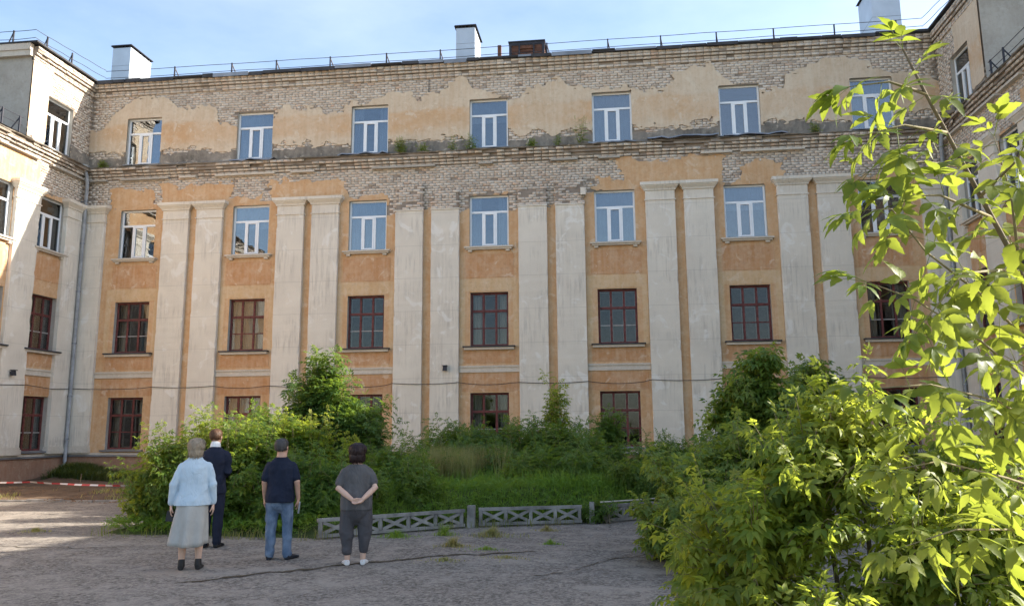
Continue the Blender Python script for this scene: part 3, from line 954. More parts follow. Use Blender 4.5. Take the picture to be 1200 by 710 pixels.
for M, us, top in ((M_LEFT, LW_WIN, -1.83), (M_RIGHT, RW_WIN, 1.83)):
    white_window(top, *ROWS[4], WW[4], M)
    sill(top, 4, M)
    for i, u in enumerate(us):
        white_window(u, *ROWS[3], WW[3], M)
        if i < 2:
            for r in (2, 1): red_window(u, *ROWS[r], WW[r], M, 'sides' if r == 1 else 'full', i)
        for r in (1, 2, 3): sill(u, r, M)
        strip_course(u - 0.78, u + 0.78, M)
        panel(u - 0.72, u + 0.72, 6.95, 7.78, DEEP, M); panel(u - 0.74, u + 0.74, 3.98, 4.38, DEEP, M); panel(u - 0.74, u + 0.74, 3.02, 3.60, DEEP, M)

# roofs, end walls, inner partition (closes the hollow behind the glass)
mb = MB()
mb.quad((-27, -0.23, 14.955), (27, -0.23, 14.955), (27, 12, 15.35), (-27, 12, 15.35))
mb.box(-XW + 0.2, XW - 0.2, -0.27, 0.3, 14.925, 14.985)
mb.build('roof', FELT, BLD)
rr = random.Random(3)
u = -15.1
while u < 15:
    ln = rr.uniform(0.4, 1.5)
    mb = MB(); dz = rr.uniform(-0.01, 0.03); oy = rr.uniform(0.27, 0.33)
    mb.box(u, u + ln - 0.02, -oy, 0.2, 14.97 + dz, 15.0 + dz)
    mb.box(u, u + ln - 0.02, -oy - 0.004, -oy + 0.01, 14.97 + dz - rr.choice((0.02, 0.05, 0.09, 0.12)), 14.99 + dz)
    mb.build('roof_edge_flashing', FELT if rr.random() < 0.8 else TIN, BLD)
    u += ln
for s in (-1, 1):
    mb = MB()
    mb.box(min(s * (XW - 0.27), s * 27), max(s * (XW - 0.27), s * 27), -3.62, 0.3, 14.985, 15.045)
    mb.build('roof', FELT, BLD)
    # end wall of the raised corner block and its brick crown
    x0, x1 = (-27, -XW) if s < 0 else (XW, 27)
    MB().box(x0 + (0.003 if s > 0 else 0), x1 - (0.003 if s < 0 else 0), -3.42, -3.2, 11.5, 14.95).build('end_wall', REVEAL, BLD)
    MB().box(x0, x1, -3.56, -3.42, 14.55, 14.75).build('cornice_course', TRIM, BLD)
    MB().box(x0, x1, -3.60, -3.42, 14.75, 14.98).build('cornice_course', BRICK, BLD)
    yl = -L_LEN if s < 0 else -R_LEN
    MB().quad((s * (XW - 0.3), yl, 11.56), (s * (XW - 0.3), -3.4, 11.56), (s * 27, -3.4, 12.1), (s * 27, yl, 12.1)).build('lower_roof', FELT, BLD)
    MB().box(min(s * XW, s * 27) + (0.004 if s > 0 else 0), max(s * XW, s * 27) - (0.004 if s < 0 else 0), yl - 0.2, yl, 0, 11.6).build('end_wall', ORANGE, BLD)
    MB().quad((s * 27, yl, 0), (s * 27, 12, 0), (s * 27, 12, 15.3), (s * 27, yl, 12)).build('outer_wall', ORANGE, BLD)
    MB().quad((s * (XW + 4.5), yl, 0), (s * (XW + 4.5), 12, 0), (s * (XW + 4.5), 12, 14.9), (s * (XW + 4.5), yl, 11.5)).build('inner_wall', ROOM, BLD)
MB().quad((-27, 12, 0), (27, 12, 0), (27, 12, 15.35), (-27, 12, 15.35)).build('outer_wall', ORANGE, BLD)
MB().quad((-27, 5, 0), (27, 5, 0), (27, 5, 15.0), (-27, 5, 15.0)).build('inner_wall', ROOM, BLD)
for z in (3.75, 7.2, 10.8):
    MB().box(-XW + 0.01, XW - 0.01, 0.28, 4.95, z - 0.15, z).build('floor_slab', ROOM, BLD)


# ------------------------------------------------------------------ roof railing, chimneys, pipes, cables
def rail_run(name, pts, h, post_at, inward, brace=True):
    root = bpy.data.objects.new('roof_railing', None); COL.objects.link(root); root.parent = BLD
    for k, zz in enumerate((h, h * 0.52)):
        path = []
        for a, b in zip(pts, pts[1:]):
            n = 14
            for i in range(n):
                t = i / n
                sag = 0.03 * math.sin(math.pi * ((t * 3) % 1)) if k else 0.018 * math.sin(math.pi * ((t * 4) % 1))
                p = Vector(a).lerp(Vector(b), t); path.append(p + Vector((0, 0, zz - sag)))
        path.append(Vector(pts[-1]) + Vector((0, 0, zz)))
        MB().tube(path, 0.011, 5).build('rail', RAIL, root)
    for q in post_at:
        q = Vector(q); iv = Vector(inward)
        mb = MB().bar(q + Vector((0, 0, -0.1)), q + Vector((0, 0, h + 0.02)), 0.045, 0.045)
        if brace: mb.bar(q + iv * 0.38 + Vector((0, 0, 0.02)), q + Vector((0, 0, h - 0.02)), 0.03, 0.03)
        mb.build('post', RAIL, root)


posts = [-12.3, -9.98, -8.2, -6.08, -3.9, -1.85, 2.12, 4.33, 6.22, 8.18, 10.16, 12.23, 14.3]
rail_run('main', [(-15.15, 0.25, 15.03), (0.33, 0.25, 15.03), (15.15, 0.25, 15.08)], 0.60, [(x, 0.25, 15.03) for x in posts], (0.35, 1, 0))
for s in (-1, 1):
    rail_run('wing', [(s * 15.15, 0.25, 15.05), (s * 15.55, -3.2, 15.05), (s * 20, -3.2, 15.05)], 0.62, [(s * 15.5, -1.3, 15.05), (s * 15.55, -2.6, 15.05), (s * 16.4, -3.2, 15.05), (s * 18.5, -3.2, 15.05)], (s * 0.8, 0.2, 0))
    rail_run('wing_low', [(s * 15.4, -3.6, 11.7), (s * 15.4, -12, 11.7)], 0.55, [(s * 15.4, -3.75, 11.7), (s * 15.4, -4.55, 11.7), (s * 15.4, -6.2, 11.7), (s * 15.4, -8.2, 11.7), (s * 15.4, -10.2, 11.7)], (s * 1.0, 0, 0))
p = bpy.data.objects.new('vent_post', None); p.parent = BLD; COL.objects.link(p)
MB().box(0.27, 0.40, 0.45, 0.58, 14.9, 15.78).build('post', RUST, p)


def chimney(x0, x1, y0, y1, z1):
    root = bpy.data.objects.new('chimney', None); COL.objects.link(root); root.parent = BLD
    MB().box(x0, x1, y0, y1, 14.9, z1 - 0.10).build('shaft', GALV, root)
    for zz in (15.75, 16.45): MB().box(x0 - 0.004, x1 + 0.004, y0 - 0.004, y1 + 0.004, zz, zz + 0.012).build('seam', TIN, root)
    mb = MB()
    for i in range(5):
        t = x0 + (x1 - x0) * (i + 0.5) / 5
        mb.box(t - 0.02, t + 0.02, y0 - 0.01, y0 + 0.03, z1 - 0.10, z1 - 0.03)
        t = y0 + (y1 - y0) * (i + 0.5) / 5
        mb.box(x1 - 0.03, x1 + 0.01, t - 0.02, t + 0.02, z1 - 0.10, z1 - 0.03)
    mb.build('cap_support', RAIL, root)
    MB().box(x0 - 0.07, x1 + 0.07, y0 - 0.07, y1 + 0.07, z1 - 0.03, z1 + 0.02, 0.03).build('cap', RAIL, root)


chimney(-15.78, -15.0, 1.5, 3.0, 17.33)
chimney(-1.5, -0.76, 1.5, 2.9, 17.2)
chimney(13.95, 14.95, 1.5, 3.0, 17.75)
lv = bpy.data.objects.new('vent_box', None); COL.objects.link(lv); lv.parent = BLD
MB().box(0.67, 1.93, 1.05, 2.2, 14.9, 16.10).build('housing', RUST, lv)
mb = MB(); mb.box(0.63, 0.72, 1.0, 1.06, 14.9, 16.12); mb.box(1.88, 1.97, 1.0, 1.06, 14.9, 16.12); mb.box(0.72, 1.88, 1.0, 1.06, 16.02, 16.12)
mb.box(0.99, 1.04, 1.0, 1.06, 14.9, 16.02); mb.box(1.54, 1.59, 1.0, 1.06, 14.9, 16.02)
mb.build('frame', RAIL, lv)
for k in range(7):
    z = 15.10 + k * 0.13
    MB().bar((1.04, 1.03, z), (1.54, 1.03, z), 0.09, 0.02, Vector((0, -0.6, 1))).build('slat', RUST, lv)
MB().box(0.60, 2.0, 0.97, 2.25, 16.12, 16.16).build('lid', RAIL, lv)

for s in (-1, 1):
    dp = bpy.data.objects.new('downpipe', None); COL.objects.link(dp); dp.parent = BLD
    x = s * 15.17; y = -0.30
    MB().tube([(x + s * 0.1, -0.36, 11.45), (x + s * 0.02, -0.34, 11.2), (x, y, 10.9), (x, y, 0.75), (x - s * 0.03, y - 0.05, 0.62), (x - s * 0.08, y - 0.22, 0.50)]  , 0.065, 12).build('pipe', PIPE, dp, smooth=True)
    MB().tube([(x + s * 0.12, -0.37, 11.35), (x + s * 0.1, -0.36, 11.62)], [0.075, 0.16], 12).build('hopper', GALV, dp)
    for z in (1.5, 3.0, 4.9, 6.8, 8.6, 10.2):
        MB().tube([(x, y, z), (x, y, z + 0.05)], 0.078, 12).build('collar', TIN, dp)
        MB().box(min(x, s * 15.4), max(x, s * 15.4), y - 0.012, y + 0.012, z + 0.01, z + 0.04).build('bracket', TIN, dp)

path = []
knots = [-15.2] + [c + d for c in (-11, -6.6, -2.2, 2.2, 6.6, 11) for d in (-1.14, 1.14)] + [15.2]
for a, b in zip(knots, knots[1:]):
    for i in range(8):
        t = i / 8
        path.append((a + (b - a) * t, -0.19, 3.31 - 0.09 * 4 * t * (1 - t) * (1 if (b - a) < 2.2 else 0.5) + 0.015 * math.sin(a * 5)))
MB().tube(path, 0.011, 5).build('facade_cable', CABLE, BLD)
path = [(-15.2, -0.2, 3.30), (-15.22, -1.2, 3.24), (-15.22, -2.5, 3.32), (-15.21, -3.8, 3.26), (-15.2, -8, 3.25), (-15.2, -16, 3.3)]
MB().tube(path, 0.011, 5).build('facade_cable', CABLE, BLD)
path = [(-2.2, -0.035, z) for z in (14.4, 13.9, 13.4, 13.0)]
MB().tube(path, 0.012, 5).build('facade_cable', CABLE, BLD)


def floodlight(M):
    root = bpy.data.objects.new('wall_lamp', None); COL.objects.link(root); root.parent = BLD
    root.matrix_local = M
    MB().box(-0.07, 0.07, -0.17, -0.05, -0.10, 0.06, 0.015).build('housing', RAIL, root)
    MB().box(-0.09, 0.09, -0.19, -0.04, 0.06, 0.085).build('hood', RAIL, root)
    MB().box(-0.03, 0.03, -0.05, 0.0, -0.05, 0.03).build('bracket', RAIL, root)


floodlight(Matrix.Translation((-1.5, -0.16, 3.82)))
floodlight(M_LEFT @ Matrix.Translation((-3.28, -0.16, 3.68)))

# bent flashing sheets lying on the ledge
for x0, x1, z, seed in ((-5.5, -3.6, 11.62, 1), (3.55, 5.2, 11.60, 2), (5.6, 8.0, 11.68, 3), (8.2, 10.3, 11.64, 4), (-9.6, -7.9, 11.60, 5)):
    r_ = random.Random(seed); mb = MB(); n = 10; prev = None
    for i in range(n + 1):
        x = x0 + (x1 - x0) * i / n
        k = r_.uniform(-0.03, 0.04); y = -0.36 + r_.uniform(-0.05, 0.05)
        cur = [(x, y, z - 0.08 + k), (x, y + 0.02, z - 0.03 + k), (x, -0.04, z + 0.02 + k * 0.3)]
        if prev:
            for q in range(2): mb.quad(prev[q], cur[q], cur[q + 1], prev[q + 1])
        prev = cur
    o = mb.build('ledge_flashing', TIN, BLD)
    so = o.modifiers.new('s', 'SOLIDIFY'); so.thickness = 0.006


# ------------------------------------------------------------------ ground
def heightfield(name, x0, x1, y0, y1, step, hfun, mat):
    nx, ny = int((x1 - x0) / step), int((y1 - y0) / step)
    xs, ys = np.linspace(x0, x1, nx + 1), np.linspace(y0, y1, ny + 1)
    X, Y = np.meshgrid(xs, ys, indexing='ij')
    V = np.stack([X, Y, hfun(X, Y)], -1).reshape(-1, 3)
    i, j = np.meshgrid(np.arange(nx), np.arange(ny), indexing='ij')
    a = (i * (ny + 1) + j).ravel()
    Q = np.stack([a, a + ny + 1, a + ny + 2, a + 1], 1)
    o = link_mesh(name, np_mesh(name, V, Q), mat, smooth=True)
    o['kind'] = 'structure'
    return o


def smooth01(t):
    t = np.clip(t, 0, 1); return t * t * (3 - 2 * t)


o = MB().quad((-400, -400, -0.03), (400, -400, -0.03), (400, 400, -0.03), (-400, 400, -0.03)).build('ground', FIELD)
tag(o, 'rough open ground around the building', 'ground', kind='structure')
def h_yard(X, Y):
    return 0.008 * (vnoise(X, Y, 0.6, 2) - 0.5) + 0.004 * (vnoise(X, Y, 2.5, 4) - 0.5)
o = heightfield('courtyard_pavement', -15.2, 15.2, -42, -7.2, 0.2, h_yard, ASPHALT)
tag(o, 'cracked grey asphalt of the courtyard', 'pavement')

FRONT = [(-5.2, -14.0), (-4.4, -14.25), (-0.75, -14.6), (1.62, -12.72), (3.80, -11.93), (5.0, -11.0), (9.5, -8.6)]
def front_y(x):
    return np.interp(x, [a for a, _ in FRONT], [b for _, b in FRONT])
def h_bed(X, Y):
    d = np.minimum(Y - front_y(X) - 0.06, np.minimum(X + 4.7, 11 - X) * 1.5)
    rise = 0.50 * smooth01((X + 1.8) / 2.0) + 0.10
    return np.where(d < 0, -0.06, 0.02 + rise * smooth01((d + 0.1) / 1.0) + 0.05 * (vnoise(X, Y, 1.5, 9) - 0.5) * smooth01(d / 0.5))
o = heightfield('planting_bed', -5.2, 11, -14.9, -0.2, 0.12, h_bed, m_soil('mossy_earth', (0.05, 0.07, 0.025), (0.10, 0.13, 0.045)))
tag(o, 'raised earth bed overgrown with shrubs in front of the facade', 'bed')
def h_strip(X, Y):
    d = np.minimum(-X - 4.9, 30.0)
    base = 0.03 + 0.14 * smooth01((Y + 7.5) / 1.8) + 0.10 * (vnoise(X, Y, 1.1, 5) - 0.5) + 0.05 * (vnoise(X, Y, 4, 6) - 0.5)
    m = np.exp(-((X + 14.3) ** 2 / 0.9 + (Y + 0.8) ** 2 / 0.8)) * 0.30 + 0.10 * (vnoise(X, Y, 6, 16) - 0.5) * np.exp(-((X + 13.8) ** 2 + (Y + 0.9) ** 2) / 1.5)
    return base + m
o = heightfield('soil_strip', -15.3, -4.6, -7.75, -0.05, 0.1, h_strip, SOIL)
tag(o, 'bare soil strip with litter along the foot of the left wall', 'soil')
rk = random.Random(2)
kx = -15.2
kb = empty('stone_kerb', (-10, -7.85, 0)); tag(kb, 'low worn concrete kerb edging the bare soil strip', 'kerb', kind='structure')
while kx < -5.2:
    ln = rk.uniform(0.75, 0.98)
    MB().box(kx + 10, kx + ln - 0.02 + 10, -0.07, 0.07, -0.1, rk.uniform(0.03, 0.07), 0.012).build('kerb_stone', CONCRETE, kb, Matrix.Rotation(rk.uniform(-0.012, 0.012), 4, 'Z'))
    kx += ln

# the long crack: two levels of asphalt with an earth-filled gap
def crack(pts, w, name='pavement_crack'):
    rc = random.Random(len(pts)); P = []; k0 = rc.uniform(0, 9)
    for a, b in zip(pts, pts[1:]):
        n = max(2, int((Vector(b) - Vector(a)).length / 0.06))
        for i in range(n): P.append(Vector(a).lerp(Vector(b), i / n) + Vector((rc.gauss(0, 0.012), rc.gauss(0, 0.018) + 0.05 * math.sin(len(P) * 0.31 + k0) + 0.035 * math.sin(len(P) * 0.83))))
    mb = MB(); prev = None
    for i, p in enumerate(P):
        ww = w * rc.uniform(0.35, 1.3) * min(1, i / 6 + 0.2, (len(P) - i) / 6 + 0.1)
        d = Vector((1, 0.2)).normalized(); nrm = Vector((-d.y, d.x))
        a, b = p + nrm * ww, p - nrm * ww
        cur = ((a.x, a.y, 0.0085), (b.x, b.y, 0.0085))
        if prev: mb.quad(prev[1], cur[1], cur[0], prev[0])
        prev = cur
    o = mb.build(name, EARTH); o['kind'] = 'structure'
    return o
tag(crack([(-0.9, -18.6), (-0.2, -17.95), (0.55, -17.25), (1.15, -16.75), (1.9, -16.2), (2.5, -16.0), (3.1, -15.8)], 0.05), 'long dark crack running across the asphalt')
tag(crack([(3.0, -17.9), (3.7, -17.3), (4.1, -16.4), (4.9, -15.9)], 0.02), 'short crack in the asphalt before the near bush')
tag(crack([(-6.5, -16.4), (-5.2, -15.8), (-4.0, -15.9), (-3.0, -15.6)], 0.016), 'thin crack in the asphalt behind the woman in the skirt')

def debris(name, n, x0, x1, y0, y1, hf, smin, smax, mat, seed, keep=None):
    rg = np.random.default_rng(seed)
    P_ = np.stack([rg.uniform(x0, x1, n), rg.uniform(y0, y1, n)], 1)
    if keep is not None: P_ = P_[keep(P_[:, 0], P_[:, 1])]
    n = len(P_); z = hf(P_[:, 0], P_[:, 1])
    s_ = rg.uniform(smin, smax, n) * rg.uniform(0.5, 1.0, n)
    base = np.array([(1, 0, 0), (0.3, 0.9, 0), (-0.8, 0.6, 0), (-0.7, -0.7, 0), (0.4, -0.9, 0), (0.1, 0.1, 0.6)])
    V = base[None] * s_[:, None, None] * rg.uniform(0.6, 1.3, (n, 6, 1))
    a = rg.uniform(0, 6.28, n); ca, sa = np.cos(a)[:, None], np.sin(a)[:, None]
    V = np.stack([V[..., 0] * ca - V[..., 1] * sa + P_[:, 0:1], V[..., 0] * sa + V[..., 1] * ca + P_[:, 1:2], V[..., 2] + z[:, None] + 0.002], -1)
    T = np.array([[0, 1, 5], [1, 2, 5], [2, 3, 5], [3, 4, 5], [4, 0, 5]])[None] + (np.arange(n) * 6)[:, None, None]
    o = link_mesh(name, np_mesh(name, V.reshape(-1, 3), None, T.reshape(-1, 3)), mat); o['kind'] = 'stuff'
    return o
tag(debris('loose_gravel', 5200, -9, 7, -21, -12, h_yard, 0.006, 0.022, simple('grit', (0.22, 0.2, 0.18), 0.95, var=0.5, scale=20), 3, lambda x, y: fnoise(x, y, 0.7, 21) > 0.02), 'loose grit scattered over the asphalt', 'gravel')
tag(debris('dry_leaf_litter', 3600, -15, -4.8, -8.4, -5.0, lambda x, y: h_strip(x, np.maximum(y, -7.75)), 0.015, 0.045, simple('brown_litter', (0.17, 0.10, 0.055), 0.95, var=0.6, scale=15), 4, lambda x, y: fnoise(x, y, 0.9, 22) > -0.1), 'brown dry leaves littering the soil strip', 'litter')
tag(debris('edge_litter', 1500, -5, 5.5, -15.4, -10.8, lambda x, y: 0 * x + 0.003, 0.01, 0.035, simple('dusty_litter', (0.24, 0.19, 0.13), 0.95, var=0.6, scale=15), 5, lambda x, y: np.abs(y - front_y(x) + 0.15) < 0.28), 'dust and plant litter along the edge of the bed', 'litter')

# low concrete fence with crossed bars
FN = empty('lawn_fence', (1.6, -12.8, 0)); tag(FN, 'low weathered concrete lawn fence with crossed bars along the grass bed', 'fence')
FM = FN.matrix_basis.copy()
inv = Matrix.Translation((-1.6, 12.8, 0))
def fence_panel(a, b, n, h=0.33, mat=CONCRETE, tilt=0.0):
    a, b = Vector((*a, 0)), Vector((*b, 0)); d = b - a
    up = Vector((0, 0, 1)); off = Vector((0, tilt, 0))
    def pt(t, z): return a + d * t + Vector((0, 0, z)) + off * z
    MB().bar(pt(0, h - 0.03), pt(1, h - 0.03), 0.06, 0.055).build('top_rail', mat, FN, inv)
    MB().bar(pt(0, 0.05), pt(1, 0.05), 0.06, 0.05).build('bottom_rail', mat, FN, inv)
    for k in range(n + 1):
        t = k / n * 0.96 + 0.02
        MB().bar(pt(t, 0.077), pt(t, h - 0.06), 0.06, 0.06, Vector((0, 1, 0))).build('upright', mat, FN, inv)
    for k in range(n):
        t0, t1 = k / n * 0.96 + 0.035, (k + 1) / n * 0.96 + 0.005
        MB().bar(pt(t0, 0.08), pt(t1, h - 0.07), 0.05, 0.048).build('brace', mat, FN, inv)
        MB().bar(pt(t0, h - 0.07), pt(t1, 0.08), 0.049, 0.05).build('brace', mat, FN, inv)
fence_panel((-0.62, -14.66), (1.48, -12.92), 5)
fence_panel((1.72, -12.78), (3.55, -12.16), 4, 0.34)
fence_panel((3.95, -12.0), (5.05, -11.12), 3, 0.33)
for x, y, s_ in ((1.6, -12.86, 0.07), (3.74, -12.08, 0.05)):
    MB().box(x - s_, x + s_, y - s_, y + s_, -0.1, 0.385, 0.006).build('post', CONCRETE, FN, inv)
MB().tube([(3.9, -12.1, 0.385), (4.6, -11.75, 0.40), (5.25, -11.4, 0.425)], 0.014, 6).build('loose_pipe', TRIM, FN, inv)

# barrier tape on a stake
TAPE_M = None
t = NT('red_white_tape')
xx = t.math('FRACT', t.math('MULTIPLY', t.sep()[0], 2.2))
t.pbr(t.mix(t.ramp(xx, [(0.0, 0.0), (0.49, 0.0), (0.51, 1.0)]), (0.42, 0.06, 0.06), (0.58, 0.54, 0.52)), 0.6); TAPE_M = t.m
mb = MB(); prev = None
for i in range(61):
    s_ = i / 60; x = -16.5 + 9.0 * s_
    z = 0.47 - 0.16 * s_ - 0.05 * math.sin(math.pi * ((s_ * 2) % 1)); y = -6.2 + 0.03 * math.sin(i * 0.9)
    tw = 0.02 * math.sin(i * 0.35)
    cur = ((x, y - tw, z - 0.022), (x, y + tw, z + 0.022))
    if i and x > -15.1: mb.quad(prev[0], cur[0], cur[1], prev[1])
    prev = cur
o = mb.build('barrier_tape', TAPE_M); tag(o, 'red and white barrier tape stretched low across the soil strip', 'tape')
md = o.modifiers.new('s', 'SOLIDIFY'); md.thickness = 0.002
for x, z, lab in ((-10.55, 0.62, 'thin stake carrying the barrier tape beside the left bush'), (-14.9, 0.75, 'thin stake carrying the barrier tape near the left wall')):
    o = MB().tube([(x, -6.17, -0.05), (x + 0.01, -6.17, z * 0.5), (x + 0.02, -6.16, z)], [0.014, 0.013, 0.010], 6).build('stake', BARK); tag(o, lab, 'stake')


# ------------------------------------------------------------------ vegetation
def leaf_template(kind):
    """compound leaf in local axes: x along the stalk, y sideways, z up; returns verts and triangles"""
    V, T = [], []
    def leaflet(px, py, ang, ln, wd, droop):
        n = len(V); ca, sa = math.cos(ang), math.sin(ang)
        for x, y, z in ((0, 0, 0), (0.4, wd, 0.10), (1.0, 0, -droop), (0.4, -wd, 0.10), (0.45, 0, -0.02)):
            X, Yy = x * ln, y * ln
            V.append((px + X * ca - Yy * sa, py + X * sa + Yy * ca, z * ln - 0.22 * (px + X * ca) ** 2))
        T.extend([(n, n + 4, n + 1), (n + 1, n + 4, n + 2), (n + 2, n + 4, n + 3), (n + 3, n + 4, n)])
    if kind == 'maple':
        leaflet(0.52, 0, 0, 0.46, 0.27, 0.25)
        leaflet(0.50, 0.02, 0.95, 0.42, 0.26, 0.3); leaflet(0.50, -0.02, -0.95, 0.42, 0.26, 0.3)
        leaflet(0.26, 0.02, 1.05, 0.38, 0.26, 0.3); leaflet(0.26, -0.02, -1.05, 0.38, 0.26, 0.3)
    elif kind == 'elder':
        leaflet(0.62, 0, 0, 0.36, 0.24, 0.2)
        for q, l in ((0.60, 0.32), (0.40, 0.34), (0.18, 0.30)):
            leaflet(q, 0.01, 1.0, l, 0.22, 0.2); leaflet(q, -0.01, -1.0, l, 0.22, 0.2)
    else:  # simple-leaved spray
        for q in range(7):
            leaflet(q * 0.14, 0, (0.75 if q % 2 else -0.75) * (1 if q < 6 else 0.1), 0.26, 0.30, 0.2)
    return np.array(V), np.array(T)


LT = {k: leaf_template(k) for k in ('maple', 'elder', 'simple')}


def unit(a):
    return a / np.maximum(np.linalg.norm(a, axis=-1, keepdims=True), 1e-9)


def frames(D, N):
    D = unit(D); N = unit(N - D * (N * D).sum(-1, keepdims=True)); S = np.cross(N, D)
    return D, S, N


def leaves_mesh(name, pos, D, N, size, kind):
    V, T = LT[kind]
    D, S, N = frames(D, N)
    n = len(pos)
    W = (pos[:, None] + size[:, None, None] * (V[None, :, 0:1] * D[:, None] + V[None, :, 1:2] * S[:, None] + V[None, :, 2:3] * N[:, None]))
    TT = T[None] + (np.arange(n) * len(V))[:, None, None]
    return np_mesh(name, W.reshape(-1, 3), None, TT.reshape(-1, 3))


def twig_leaves(P0, P1, rng, per, t0=0.3, lift=0.25, size=(0.18, 0.28), droop=0.35):
    """twigs from P0 to P1 that arch; returns leaf arrays and the twig polylines"""
    n = len(P0)
    L = np.linalg.norm(P1 - P0, axis=1)
    ctrl = (P0 + P1) / 2 + np.stack([0 * L, 0 * L, L * lift], 1) + rng.normal(0, 0.06, (n, 3)) * L[:, None]
    def B(t): return (1 - t) ** 2 * P0[:, None] + 2 * t * (1 - t) * ctrl[:, None] + t ** 2 * P1[:, None]
    def dB(t): return 2 * (1 - t) * (ctrl - P0)[:, None] + 2 * t * (P1 - ctrl)[:, None]
    t = (t0 + (1 - t0) * (np.arange(per) // 2 * 2 + 1) / per)[None, :, None] + rng.normal(0, 0.012, (n, per, 1))
    t = np.clip(t, 0, 1)
    pos = B(t); tan = unit(dB(t))
    up = np.array([0, 0, 1.0]) + 0 * tan
    side = unit(np.cross(tan, up) + 1e-6)
    up2 = np.cross(side, tan)
    pair = (np.arange(per) // 2)[None, :, None]
    sgn = np.where(np.arange(per) % 2 == 0, 1.0, -1.0)[None, :, None]
    ang = pair * (math.pi / 2) + rng.normal(0, 0.45, (n, per, 1))
    lat = side * np.cos(ang) + up2 * np.sin(ang)
    D = unit(lat * sgn + tan * 0.55 + np.array([0, 0, -droop]) + rng.normal(0, 0.18, (n, per, 3)))
    D[:, -1] = unit(tan[:, -1] + rng.normal(0, 0.15, (n, 3)))
    N = np.array([0, 0, 1.0]) + rng.normal(0, 0.38, (n, per, 3)) + tan * 0.2
    taper = np.linspace(1.05, 0.6, per)[None, :]
    size_ = rng.uniform(size[0], size[1], (n, per)) * taper
    lines = [B(np.full((n, 1, 1), q))[:, 0] for q in (0, 0.25, 0.5, 0.75, 1.0)]
    return pos.reshape(-1, 3), D.reshape(-1, 3), N.reshape(-1, 3), size_.ravel(), np.stack(lines, 1)


def twigs_mesh(name, lines, r0, r1):
    """thin three-sided twigs along (n, m, 3) polylines"""
    n, m, _ = lines.shape
    tan = unit(np.gradient(lines, axis=1))
    s = unit(np.cross(tan, np.array([0.3, 0.2, 0.93]))); q = np.cross(s, tan)
    rad = np.linspace(r0, r1, m)[None, :, None]
    rings = []
    for k in range(3):
        a = 2 * math.pi * k / 3
        rings.append(lines + (s * math.cos(a) + q * math.sin(a)) * rad)
    V = np.stack(rings, 2)                       # n m 3 3
    idx = np.arange(n * m * 3).reshape(n, m, 3)
    Q = []
    for k in range(3):
        k2 = (k + 1) % 3
        Q.append(np.stack([idx[:, :-1, k], idx[:, :-1, k2], idx[:, 1:, k2], idx[:, 1:, k]], -1).reshape(-1, 4))
    return np_mesh(name, V.reshape(-1, 3), np.concatenate(Q))


def ell_points(rng, n, lobes, shell=0.62):
    """points in a union of ellipsoids, denser towards the skin and the top"""
    w = np.array([l[3] * l[4] * l[5] for l in lobes]) ** 0.67; w /= w.sum()
    k = rng.choice(len(lobes), n, p=w)
    lb = np.array(lobes)[k]
    d = unit(rng.normal(0, 1, (n, 3))); d[:, 2] = np.where(d[:, 2] < -0.75, -d[:, 2] * 0.6, d[:, 2])
    r = shell + (1 - shell) * rng.random(n) ** 0.6
    inner = rng.random(n) < 0.22
    r = np.where(inner, rng.uniform(0.25, 0.7, n), r)
    r *= rng.uniform(0.84, 1.10, n) + (rng.random(n) < 0.12) * rng.uniform(0.05, 0.35, n)
    return lb[:, :3] + d * r[:, None] * lb[:, 3:6], lb[:, :3], lb


